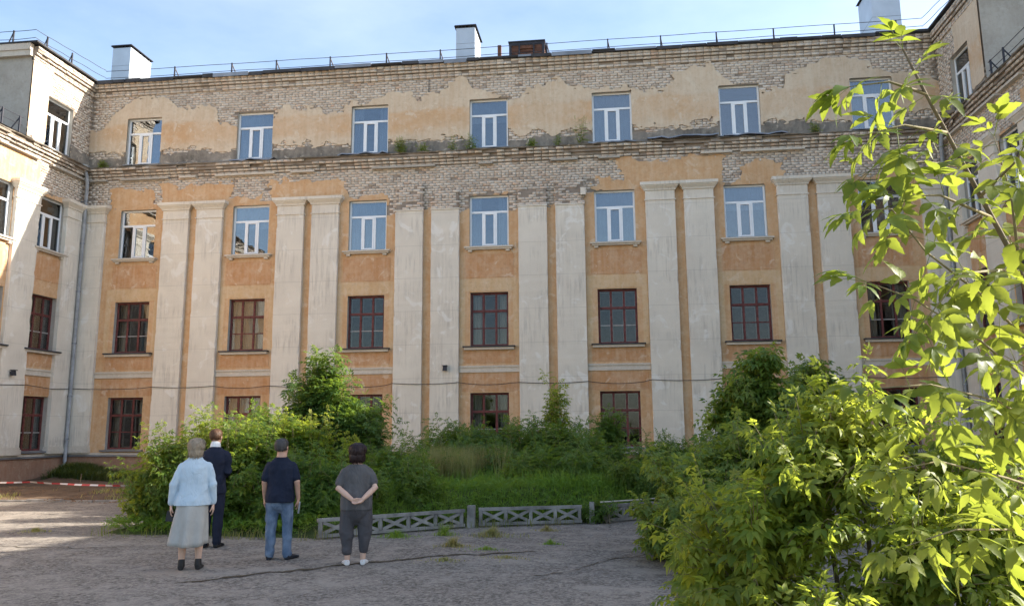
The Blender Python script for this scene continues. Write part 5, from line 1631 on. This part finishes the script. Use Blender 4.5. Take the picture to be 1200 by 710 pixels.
def remeshed(mb, voxel, smooth=4, noise=0.0, nscale=7.0, seed=0, stretch=(1, 1, 1)):
    """fuse overlapping solids into one continuous skin"""
    tmp = bpy.data.objects.new('tmp', mb.mesh('tmp')); COL.objects.link(tmp)
    m = tmp.modifiers.new('r', 'REMESH'); m.mode = 'VOXEL'; m.voxel_size = voxel; m.use_smooth_shade = True
    if smooth:
        q = tmp.modifiers.new('s', 'SMOOTH'); q.factor = 0.5; q.iterations = smooth
    dg = bpy.context.evaluated_depsgraph_get()
    me = bpy.data.meshes.new_from_object(tmp.evaluated_get(dg))
    old = tmp.data
    bpy.data.objects.remove(tmp); bpy.data.meshes.remove(old)
    if noise:
        n = len(me.vertices)
        co = np.zeros(n * 3, np.float32); me.vertices.foreach_get('co', co); co = co.reshape(-1, 3)
        no = np.zeros(n * 3, np.float32); me.vertices.foreach_get('normal', no); no = no.reshape(-1, 3)
        a = (vnoise(co[:, 0] * stretch[0] + co[:, 1] * stretch[1] * 0.7, co[:, 2] * stretch[2] + 0.4 * co[:, 0], nscale, seed) - 0.5) + 0.5 * (vnoise(co[:, 0] * stretch[0] - co[:, 1] * stretch[1], co[:, 2] * stretch[2] - 0.5 * co[:, 0], nscale * 2.1, seed + 3) - 0.5)
        co = co + no * np.maximum(a * noise, -0.003)[:, None]
        me.vertices.foreach_set('co', co.astype(np.float32).ravel()); me.update()
    me.polygons.foreach_set('use_smooth', [True] * len(me.polygons))
    return me


def ball(mb, c, rx, ry, rz, k=16):
    c = Vector(c); rings = []
    for i in range(9):
        a = -math.pi / 2 + math.pi * (i + 0.35) / 8.7
        rings.append((c + Vector((0, 0, rz * math.sin(a))), max(rx * math.cos(a), 1e-3), max(ry * math.cos(a), 1e-3)))
    mb.loft(rings, k)


def add_hand(mb, wrist, d, palm_n, side, curl=0.5):
    """palm and five fingers; d points from wrist to fingertips, side towards the thumb"""
    d, n, s = Vector(d).normalized(), Vector(palm_n).normalized(), None
    n = (n - d * n.dot(d)).normalized(); s = d.cross(n) * side
    w = Vector(wrist)
    mb.loft([(w - d * 0.01, 0.026, 0.019, s, n), (w + d * 0.02, 0.030, 0.018, s, n), (w + d * 0.055, 0.039, 0.016, s, n), (w + d * 0.085, 0.040, 0.014, s, n), (w + d * 0.092, 0.034, 0.008, s, n)], 14)
    for k, (off, ln) in enumerate(((0.028, 0.068), (0.009, 0.076), (-0.010, 0.071), (-0.028, 0.056))):
        b = w + d * 0.082 + s * off; f = d
        P = [b]
        for q in range(3):
            f = (f + n * curl * (0.35 + 0.2 * q)).normalized(); P.append(P[-1] + f * ln * (0.42, 0.33, 0.25)[q])
        mb.limb(P, [0.0092, 0.0088, 0.0082, 0.0072], 10)
    b = w + d * 0.022 + s * 0.024
    f1 = (d * 0.75 + s * 0.65 + n * 0.25).normalized(); f2 = (d * 0.95 + s * 0.1 + n * 0.45).normalized()
    mb.limb([b, b + f1 * 0.038, b + f1 * 0.038 + f2 * 0.05], [0.0125, 0.0105, 0.0085], 10)


def add_head(mb, c, h, yaw=0.0, tilt=0.0, width=0.075):
    """c: base of skull/neck top; head with jaw, nose, ears, eye sockets; faces +y before turning"""
    R_ = Matrix.Rotation(yaw, 3, 'Z') @ Matrix.Rotation(tilt, 3, 'X')
    c = Vector(c); u, v = R_ @ Vector((1, 0, 0)), R_ @ Vector((0, 1, 0))
    w = width
    prof = [(0.00, 0.55, 0.50, 0.035), (0.10, 0.68, 0.72, 0.030), (0.22, 0.80, 0.92, 0.022), (0.36, 0.90, 1.05, 0.010), (0.50, 0.97, 1.17, 0.0), (0.64, 1.0, 1.22, -0.006), (0.78, 0.95, 1.14, -0.008), (0.90, 0.72, 0.86, -0.008), (0.97, 0.40, 0.50, -0.006), (1.0, 0.12, 0.14, -0.005)]
    mb.loft([(c + R_ @ Vector((0, oy, z * h)), w * a, w * b * 1.02, u, v) for z, a, b, oy in prof], 22)
    P = lambda x, y, z: c + R_ @ Vector((x, y, z * h))
    mb.limb([P(0, w * 1.12, 0.52), P(0, w * 1.32, 0.38), P(0, w * 1.12, 0.33)], [0.010, 0.015, 0.012], 10)
    mb.limb([P(-0.022, w * 1.08, 0.20), P(0.022, w * 1.08, 0.20)], [0.009, 0.009], 8)
    for s in (-1, 1):
        mb.loft([(P(s * (w * 0.97), -0.005, 0.34), 0.006, 0.012, u, v), (P(s * (w * 1.06), -0.012, 0.42), 0.009, 0.019, u, v), (P(s * (w * 1.10), -0.016, 0.52), 0.009, 0.021, u, v), (P(s * (w * 1.06), -0.012, 0.60), 0.006, 0.012, u, v)], 10)
        ball(mb, P(s * 0.031, w * 1.06, 0.50), 0.013, 0.010, 0.009, 8)
    return P


def ring_stack(mb, rows, k=24, power=2.3):
    mb.loft([((x, y, z), rx, ry) for z, x, y, rx, ry in rows], k, power)


def shoe(mb, heel, toe, h=0.07, w=0.043):
    heel, toe = Vector(heel), Vector(toe); d = (toe - heel).normalized(); s = Vector((d.y, -d.x, 0)); up = Vector((0, 0, 1)); L = (toe - heel).length
    rows = [(-0.03, 0.6, 0.5), (0.0, 0.85, 0.95), (0.18, 0.92, 1.0), (0.42, 0.95, 0.85), (0.68, 1.08, 0.62), (0.88, 0.95, 0.46), (1.0, 0.5, 0.30)]
    mb.loft([(heel + d * L * t + up * (h * hh * 0.5), w * a, h * hh * 0.5, s, up) for t, a, hh in rows], 16, 2.6)


def person(loc, rz, label):
    root = empty('person', loc, rz); tag(root, label, 'person')
    return root


def add_part(root, name, mb, mat, voxel, smooth=4, noise=0.0, **kw):
    return link_mesh(name, remeshed(mb, voxel, smooth, noise, **kw), mat, root)


def hair_cap(root, P, h, w, mat, length, back, seed, strands=1.0, fringe=0.62):
    """hair as a shell over the skull that falls to the nape"""
    mb = MB(); c = P(0, 0, 0)
    u = P(1, 0, 0) - P(0, 0, 0); v = P(0, 1, 0) - P(0, 0, 0)
    rows = [(length, 0.78, 0.55, -0.034), (length + 0.10, 0.93, 0.76, -0.030)]
    if length < 0.2: rows.append((0.26, 1.0, 0.86, -0.028))
    for z, a, b, oy in ((0.40, 0.99, 0.92, -0.026), (0.54, 1.06, 1.06, -0.022), (0.70, 1.09, 1.16, -0.016), (0.84, 1.0, 1.10, -0.012), (0.95, 0.76, 0.86, -0.010), (1.02, 0.42, 0.5, -0.008), (1.05, 0.1, 0.12, -0.006)):
        if z > length: rows.append((z, a, b, oy))
    mb.loft([(P(0, oy - back * (1 - z), z), w * a * (1 + 0.06 * strands), w * b * (1 + 0.05 * strands), u, v) for z, a, b, oy in rows], 24)
    me = remeshed(mb, 0.005, 2, 0.006 * strands, nscale=45, seed=seed, stretch=(1, 1, 0.2))
    o = link_mesh('hair', me, mat, root)
    # locks lying over the cap
    rg = np.random.default_rng(seed + 70); nv = len(me.vertices)
    co = np.zeros(nv * 3, np.float32); me.vertices.foreach_get('co', co); co = co.reshape(-1, 3)
    no = np.zeros(nv * 3, np.float32); me.vertices.foreach_get('normal', no); no = no.reshape(-1, 3)
    pick = rg.choice(nv, min(nv, 1700), replace=False); p, n_ = co[pick], unit(no[pick])
    cen = np.array(P(0, 0.03, 0.98))
    flow = unit(p - cen) * 0.35 + np.array([0, 0, -1.0]) + rg.normal(0, 0.28, p.shape)
    t_ = unit(flow - n_ * (flow * n_).sum(1, keepdims=True)); sd = np.cross(n_, t_)
    ln = (0.030 + 0.022 * strands) * rg.uniform(0.5, 1.1, (len(p), 1)); wd = rg.uniform(0.0015, 0.0035, (len(p), 1))
    lift = rg.uniform(0.001, 0.007, (len(p), 1))
    rowsV = []
    for q, w_ in ((0.0, 0.5), (0.35, 1.0), (0.7, 0.8), (1.0, 0.15)):
        c_ = p + t_ * ln * q + n_ * (lift * (0.4 + 2.4 * q * (1 - q))) - n_ * (ln * ln * q * q * 4.0)
        rowsV += [c_ - sd * wd * w_, c_ + sd * wd * w_]
    V = np.stack(rowsV, 1); b_ = (np.arange(len(p)) * 8)[:, None, None]
    Q = np.array([[0, 1, 3, 2], [2, 3, 5, 4], [4, 5, 7, 6]])[None] + b_
    lk = link_mesh('hair_locks', np_mesh('hair_locks', V.reshape(-1, 3), Q.reshape(-1, 4)), mat, o); lk['kind'] = 'stuff'
    return o


def m_hair(name, a, b):
    t = NT(name)
    n = t.noise(1.0, 5, 0.6, t.mapped((140, 140, 22)))
    return t.pbr(t.mix(t.ramp(n, [(0.3, 0.0), (0.7, 1.0)]), a, b), 0.5, t.bump(n, 0.5, 0.006), spec=0.4)


# ---- woman in a pale blue jacket and long grey skirt
r = person((-1.22, -17.62, 0.0), math.radians(22), 'woman with short fair hair in pale blue jacket and long grey skirt')
b = MB()
ring_stack(b, [(0.74, 0, 0, 0.155, 0.115), (0.84, 0, -0.01, 0.185, 0.135), (0.94, 0, 0, 0.17, 0.12), (1.04, 0, 0.0, 0.155, 0.11), (1.16, 0, 0, 0.165, 0.115), (1.26, 0, -0.005, 0.155, 0.10), (1.33, 0, -0.01, 0.11, 0.07), (1.375, 0, -0.008, 0.075, 0.06)])
b.limb([(0, -0.005, 1.34), (0, 0.0, 1.40), (0, 0.012, 1.46)], [0.070, 0.062, 0.060], 14)
hp = add_head(b, (0, 0.02, 1.405), 0.232, 0.05, 0.0, 0.080)
for s in (-1, 1):
    b.limb([(s * 0.085, 0, 0.80), (s * 0.098, 0.015, 0.44), (s * 0.10, -0.015, 0.30), (s * 0.10, -0.005, 0.09)], [0.085, 0.056, 0.052, 0.035], 14)
    b.limb([(s * 0.10, -0.02, 0.05), (s * 0.115, 0.10, 0.03)], [0.033, 0.026], 10)
    el = (s * 0.228 + (-0.015 if s < 0 else 0), -0.03, 1.06); wr = (s * 0.243 + (-0.02 if s < 0 else 0), 0.02, 0.81)
    b.limb([(s * 0.135, -0.005, 1.262), (s * 0.185, -0.018, 1.18), el, wr], [0.042, 0.042, 0.040, 0.026], 14)
    add_hand(b, wr, (s * 0.05, 0.10, -1), (-s * 1, 0.1, 0), -s, 0.5)
add_part(r, 'body', b, SKIN_L, 0.006, 4)
b = MB()
ring_stack(b, [(0.795, -0.01, -0.012, 0.222, 0.165), (0.86, -0.008, -0.012, 0.214, 0.160), (0.98, 0, -0.005, 0.186, 0.140), (1.06, 0, 0, 0.182, 0.132), (1.17, 0, 0, 0.190, 0.134), (1.27, 0, -0.006, 0.188, 0.122), (1.335, 0, -0.01, 0.158, 0.096), (1.375, 0, -0.01, 0.098, 0.074), (1.405, 0, -0.012, 0.080, 0.070)])
for s in (-1, 1):
    el = (s * 0.228 + (-0.015 if s < 0 else 0), -0.03, 1.06); wr = (s * 0.243 + (-0.02 if s < 0 else 0), 0.015, 0.835)
    b.limb([(s * 0.148, -0.005, 1.278), (s * 0.188, -0.018, 1.18), el, wr], [0.066, 0.062, 0.056, 0.049], 16, caps=True)
add_part(r, 'jacket', b, m_fabric('pale_blue_cloth', (0.43, 0.53, 0.61), (0.47, 0.57, 0.65), 3.0, 0.55), 0.008, 4, 0.018, nscale=8, seed=2)
b = MB(); n = 48; rows = []
for i in range(12):
    t_ = i / 11; z = 0.88 - t_ * 0.575
    R0 = 0.185 + 0.045 * t_; D0 = 0.145 + 0.05 * t_
    rows.append([(-0.045 * t_ + (R0 + 0.020 * t_ * math.sin(a * 7 + 0.6) + 0.012 * t_ * math.sin(a * 11)) * math.cos(a), -0.012 - 0.02 * t_ + (D0 + 0.024 * t_ * math.sin(a * 7 + 0.6)) * math.sin(a), z + 0.014 * t_ * math.sin(a * 2 + 1)) for a in [2 * math.pi * j / n for j in range(n)]])
for r0, r1 in zip(rows, rows[1:]):
    for j in range(n): b.quad(r1[j], r1[(j + 1) % n], r0[(j + 1) % n], r0[j])
me = b.mesh('skirt'); bm = bmesh.new(); bm.from_mesh(me); bmesh.ops.remove_doubles(bm, verts=bm.verts, dist=1e-5); bm.to_mesh(me); bm.free()
o = link_mesh('skirt', me, m_fabric('grey_linen', (0.33, 0.325, 0.30), (0.42, 0.41, 0.385), 2.5, 0.35), r, smooth=True)
md = o.modifiers.new('s', 'SOLIDIFY'); md.thickness = 0.004
for s in (-1, 1):
    b = MB(); shoe(b, (s * 0.10, -0.045, 0.0), (s * 0.125, 0.19, 0.0), 0.075, 0.042); b.limb([(s * 0.10, -0.015, 0.05), (s * 0.10, -0.01, 0.12)], [0.045, 0.042], 12)
    add_part(r, 'shoe', b, simple('black_leather', (0.02, 0.018, 0.018), 0.5, bump=0.1), 0.006, 2)
HAIR_FAIR = m_hair('fair_grey_hair', (0.22, 0.165, 0.11), (0.46, 0.38, 0.28))
hair_cap(r, hp, 0.232, 0.084, HAIR_FAIR, 0.02, 0.03, 4, 2.2)
o = MB().box(-0.05, 0.05, -0.03, 0.03, 0.0, 0.13, 0.012).build('hand_pouch', simple('black_pouch', (0.015, 0.015, 0.018), 0.5))
o.location = Vector((-1.22, -17.62, 0)) + Matrix.Rotation(math.radians(22), 3, 'Z') @ Vector((-0.272, 0.05, 0.60)); tag(o, 'small black pouch hanging from the hand of the woman in pale blue', 'pouch')

# ---- man in a dark suit, half turned to the right
NAVY = m_fabric('navy_suiting', (0.012, 0.015, 0.028), (0.022, 0.026, 0.044), 3.0, 0.4)
r = person((-1.93, -15.66, 0.0), math.radians(10), 'young man with brown hair in dark navy suit beside the bush')
b = MB()
ring_stack(b, [(0.86, 0, 0, 0.15, 0.11), (0.95, 0, 0, 0.165, 0.12), (1.07, 0, 0, 0.15, 0.105), (1.2, 0, 0, 0.165, 0.11), (1.33, 0, -0.005, 0.168, 0.105), (1.42, 0, -0.01, 0.125, 0.075), (1.48, 0, -0.008, 0.08, 0.065)])
b.limb([(0, -0.005, 1.45), (0, 0.0, 1.51), (0, 0.012, 1.57)], [0.074, 0.070, 0.066], 14)
hp = add_head(b, (0, 0.02, 1.52), 0.245, -0.1, 0.05, 0.083)
arm = {}
for s in (-1, 1):
    b.limb([(s * 0.09, 0, 0.90), (s * 0.09, 0.015, 0.49), (s * 0.09, -0.01, 0.09)], [0.085, 0.060, 0.040], 14)
    b.limb([(s * 0.09, -0.02, 0.05), (s * 0.11, 0.12, 0.03)], [0.036, 0.028], 10)
    el = (s * 0.228, -0.05, 1.13); wr = (s * 0.13, 0.16, 1.06); arm[s] = (el, wr)
    b.limb([(s * 0.15, -0.005, 1.36), (s * 0.203, -0.02, 1.27), el, wr], [0.044, 0.044, 0.042, 0.028], 14)
    add_hand(b, wr, (-s * 0.6, 0.7, 0.05), (0, -0.3, -1), s, 0.6)
add_part(r, 'body', b, SKIN, 0.006, 4)
b = MB()
ring_stack(b, [(0.80, 0, -0.005, 0.196, 0.150), (0.90, 0, -0.005, 0.190, 0.145), (1.05, 0, 0, 0.174, 0.128), (1.2, 0, 0, 0.188, 0.130), (1.34, 0, -0.005, 0.202, 0.128), (1.43, 0, -0.01, 0.176, 0.102), (1.475, 0, -0.01, 0.11, 0.08), (1.50, 0, -0.012, 0.080, 0.070)])
for s in (-1, 1):
    el, wr = arm[s]
    b.limb([(s * 0.165, -0.005, 1.375), (s * 0.205, -0.02, 1.27), el, wr], [0.070, 0.065, 0.059, 0.046], 16)
add_part(r, 'jacket', b, NAVY, 0.008, 4, 0.026, nscale=8, seed=5)
b = MB()
ring_stack(b, [(0.72, 0, 0, 0.05, 0.05), (0.77, 0, 0, 0.11, 0.09), (0.82, 0, 0, 0.16, 0.12), (0.92, 0, 0, 0.175, 0.130), (1.0, 0, 0, 0.165, 0.12)])
for s in (-1, 1): b.limb([(s * 0.09, 0, 0.86), (s * 0.092, 0.012, 0.50), (s * 0.092, -0.012, 0.08)], [0.098, 0.078, 0.066], 16)
add_part(r, 'trousers', b, NAVY, 0.008, 4, 0.014, nscale=9, seed=6)
b = MB(); b.limb([(0, -0.005, 1.485), (0, 0.002, 1.535)], [0.080, 0.076], 14)
add_part(r, 'shirt_collar', b, simple('white_shirt', (0.7, 0.7, 0.7), 0.8, bump=0.05, var=0.05), 0.006, 1)
for s in (-1, 1):
    b = MB(); shoe(b, (s * 0.09, -0.05, 0.0), (s * 0.12, 0.23, 0.0), 0.085, 0.046)
    add_part(r, 'shoe', b, simple('black_shoe', (0.012, 0.012, 0.014), 0.4, bump=0.1), 0.006, 2)
hair_cap(r, hp, 0.245, 0.083, m_hair('brown_hair', (0.07, 0.035, 0.018), (0.15, 0.075, 0.035)), 0.40, 0.012, 7, 0.7)

# ---- man in a navy shirt and jeans
r = person((-0.41, -16.74, 0.0), math.radians(15), 'man with cropped dark hair in navy short-sleeved shirt and blue jeans')
b = MB()
ring_stack(b, [(0.78, 0, 0, 0.155, 0.115), (0.86, 0, 0, 0.17, 0.125), (0.98, 0, 0, 0.16, 0.12), (1.10, 0, 0, 0.165, 0.115), (1.21, 0, -0.005, 0.155, 0.105), (1.29, 0, -0.01, 0.115, 0.072), (1.35, 0, -0.008, 0.08, 0.065)])
b.limb([(0, -0.005, 1.33), (0, 0.0, 1.385), (0, 0.012, 1.44)], [0.076, 0.072, 0.068], 14)
hp = add_head(b, (0, 0.02, 1.385), 0.235, -0.35, 0.08, 0.083)
arm = {-1: ((-0.215, -0.02, 1.045), (-0.215, 0.06, 0.82)), 1: ((0.222, -0.04, 1.04), (0.240, 0.015, 0.805))}
for s in (-1, 1):
    fx = -0.115 if s < 0 else 0.115
    b.limb([(s * 0.088, 0, 0.82), (fx * 0.95, 0.015, 0.45), (fx, -0.01, 0.09)], [0.085, 0.058, 0.040], 14)
    b.limb([(fx, -0.02, 0.05), (fx + s * 0.04, 0.11, 0.03)], [0.036, 0.028], 10)
    el, wr = arm[s]
    b.limb([(s * 0.138, -0.005, 1.235), (s * 0.184, -0.015, 1.16), el, wr], [0.042, 0.044, 0.043, 0.029], 14)
    add_hand(b, wr, (s * 0.06, 0.12, -1), (-s, 0.15, 0), -s, 0.75)
add_part(r, 'body', b, SKIN, 0.006, 4)
b = MB()
ring_stack(b, [(0.765, 0, -0.005, 0.204, 0.162), (0.86, 0, -0.005, 0.200, 0.158), (0.98, 0, 0, 0.182, 0.138), (1.10, 0, 0, 0.188, 0.134), (1.22, 0, -0.005, 0.184, 0.126), (1.295, 0, -0.01, 0.158, 0.100), (1.34, 0, -0.01, 0.105, 0.078), (1.375, 0, -0.012, 0.078, 0.070)])
for s in (-1, 1):
    el, wr = arm[s]
    b.limb([(s * 0.152, -0.005, 1.252), (s * 0.186, -0.015, 1.17), (s * 0.206, -0.025, 1.085)], [0.064, 0.063, 0.062], 16)
add_part(r, 'shirt', b, m_fabric('navy_cotton', (0.012, 0.016, 0.030), (0.020, 0.026, 0.046), 3.0, 0.5), 0.008, 4, 0.030, nscale=8, seed=8)
b = MB()
ring_stack(b, [(0.62, 0, 0, 0.05, 0.05), (0.67, 0, 0, 0.11, 0.095), (0.72, 0, 0, 0.155, 0.12), (0.82, 0, 0, 0.172, 0.130), (0.90, 0, 0, 0.165, 0.12)])
for s in (-1, 1):
    fx = s * 0.115
    b.limb([(s * 0.088, 0, 0.78), (fx * 0.95, 0.012, 0.46), (fx * 0.98, 0.0, 0.25), (fx, -0.012, 0.075)], [0.096, 0.074, 0.066, 0.064], 16)
add_part(r, 'jeans', b, m_fabric('washed_denim', (0.06, 0.10, 0.17), (0.20, 0.265, 0.36), 4.0, 0.5), 0.008, 4, 0.030, nscale=9, seed=9)
for s in (-1, 1):
    fx = s * 0.115
    b = MB(); shoe(b, (fx, -0.05, 0.0), (fx + (0.13 if s > 0 else -0.02), 0.19 if s > 0 else 0.23, 0.0), 0.085, 0.046)
    add_part(r, 'shoe', b, simple('dark_trainer', (0.02, 0.022, 0.03), 0.6, bump=0.1), 0.006, 2)
b = MB(); b.limb([(-0.02, 0.13, 0.0), (0.02, 0.13, 0.0)], [0.01, 0.01], 8)
hair_cap(r, hp, 0.235, 0.083, m_hair('greying_dark_hair', (0.035, 0.030, 0.028), (0.11, 0.10, 0.095)), 0.36, 0.010, 10, 0.45)
o = MB().box(-0.012, 0.012, -0.035, 0.035, 0.0, 0.145, 0.003).build('phone', simple('silver_phone', (0.45, 0.46, 0.48), 0.3, 0.4, bump=0))
o.location = Vector((-0.41, -16.74, 0)) + Matrix.Rotation(math.radians(15), 3, 'Z') @ Vector((0.247, 0.035, 0.615)); o.rotation_euler = (0.25, 0.1, 0.4); tag(o, 'silver phone held at the side by the man in jeans', 'phone')

# ---- woman in grey with her hands clasped behind her back
GREY = m_fabric('charcoal_linen', (0.075, 0.073, 0.075), (0.115, 0.112, 0.114), 3.0, 0.55)
GREY2 = m_fabric('dark_grey_linen', (0.055, 0.053, 0.058), (0.085, 0.082, 0.088), 3.0, 0.6)
r = person((0.79, -17.10, 0.0), math.radians(17), 'woman with dark bobbed hair in grey top and trousers, hands clasped behind her back')
b = MB()
ring_stack(b, [(0.70, 0, 0, 0.165, 0.12), (0.80, 0, 0, 0.19, 0.14), (0.92, 0, 0, 0.18, 0.13), (1.04, 0, 0, 0.175, 0.12), (1.15, 0, -0.005, 0.160, 0.105), (1.23, 0, -0.01, 0.12, 0.072), (1.285, 0, -0.008, 0.08, 0.062)])
b.limb([(0, -0.005, 1.26), (0, 0.0, 1.32), (0, 0.012, 1.38)], [0.070, 0.062, 0.060], 14)
hp = add_head(b, (0, 0.02, 1.325), 0.232, 0.0, 0.0, 0.080)
arm = {-1: ((-0.235, -0.085, 0.985), (-0.055, -0.205, 0.845)), 1: ((0.240, -0.085, 0.985), (0.085, -0.215, 0.85))}
for s in (-1, 1):
    b.limb([(s * 0.092, 0, 0.74), (s * 0.098, 0.015, 0.42), (s * 0.10, -0.012, 0.28), (s * 0.10, -0.01, 0.08)], [0.092, 0.060, 0.052, 0.034], 14)
    b.limb([(s * 0.10, -0.02, 0.045), (s * 0.115, 0.10, 0.03)], [0.033, 0.026], 10)
    el, wr = arm[s]
    b.limb([(s * 0.138, -0.005, 1.172), (s * 0.198, -0.032, 1.09), el, ((el[0] + wr[0]) / 2, (el[1] + wr[1]) / 2, (el[2] + wr[2]) / 2), wr], [0.040, 0.045, 0.044, 0.038, 0.027], 14)
    if s < 0: add_hand(b, wr, (0.85, -0.12, -0.35), (0.0, 0.6, 0.9), 1, 0.7)
    else: add_hand(b, wr, (-0.85, -0.10, -0.40), (0.1, -0.5, 0.9), -1, 0.7)
add_part(r, 'body', b, SKIN_L, 0.006, 4)
b = MB()
ring_stack(b, [(0.70, 0, -0.002, 0.212, 0.165), (0.80, 0, -0.002, 0.214, 0.165), (0.92, 0, 0, 0.205, 0.155), (1.04, 0, 0, 0.200, 0.142), (1.16, 0, -0.005, 0.198, 0.130), (1.235, 0, -0.01, 0.178, 0.102), (1.275, 0, -0.01, 0.125, 0.080), (1.29, 0, -0.01, 0.10, 0.072)])
for s in (-1, 1):
    b.limb([(s * 0.152, -0.005, 1.188), (s * 0.190, -0.025, 1.115), (s * 0.217, -0.048, 1.045)], [0.063, 0.063, 0.063], 16)
add_part(r, 'top', b, GREY, 0.008, 4, 0.030, nscale=8, seed=11)
b = MB()
ring_stack(b, [(0.50, 0, 0, 0.05, 0.05), (0.56, 0, 0, 0.11, 0.095), (0.62, 0, 0, 0.165, 0.13), (0.72, 0, 0, 0.205, 0.155), (0.82, 0, 0, 0.19, 0.14)])
for s in (-1, 1):
    b.limb([(s * 0.10, 0, 0.70), (s * 0.115, 0.01, 0.50), (s * 0.115, 0.0, 0.34), (s * 0.105, -0.01, 0.19)], [0.108, 0.102, 0.086, 0.062], 18)
add_part(r, 'trousers', b, GREY2, 0.008, 4, 0.034, nscale=8, seed=12)
for s in (-1, 1):
    b = MB(); shoe(b, (s * 0.10, -0.045, 0.0), (s * 0.14, 0.185, 0.0), 0.075, 0.043)
    add_part(r, 'shoe', b, simple('white_trainer', (0.62, 0.61, 0.60), 0.6, bump=0.1, var=0.08), 0.006, 2)
hair_cap(r, hp, 0.232, 0.096, m_hair('dark_red_brown_hair', (0.010, 0.005, 0.005), (0.035, 0.014, 0.014)), 0.0, 0.026, 13, 2.0)
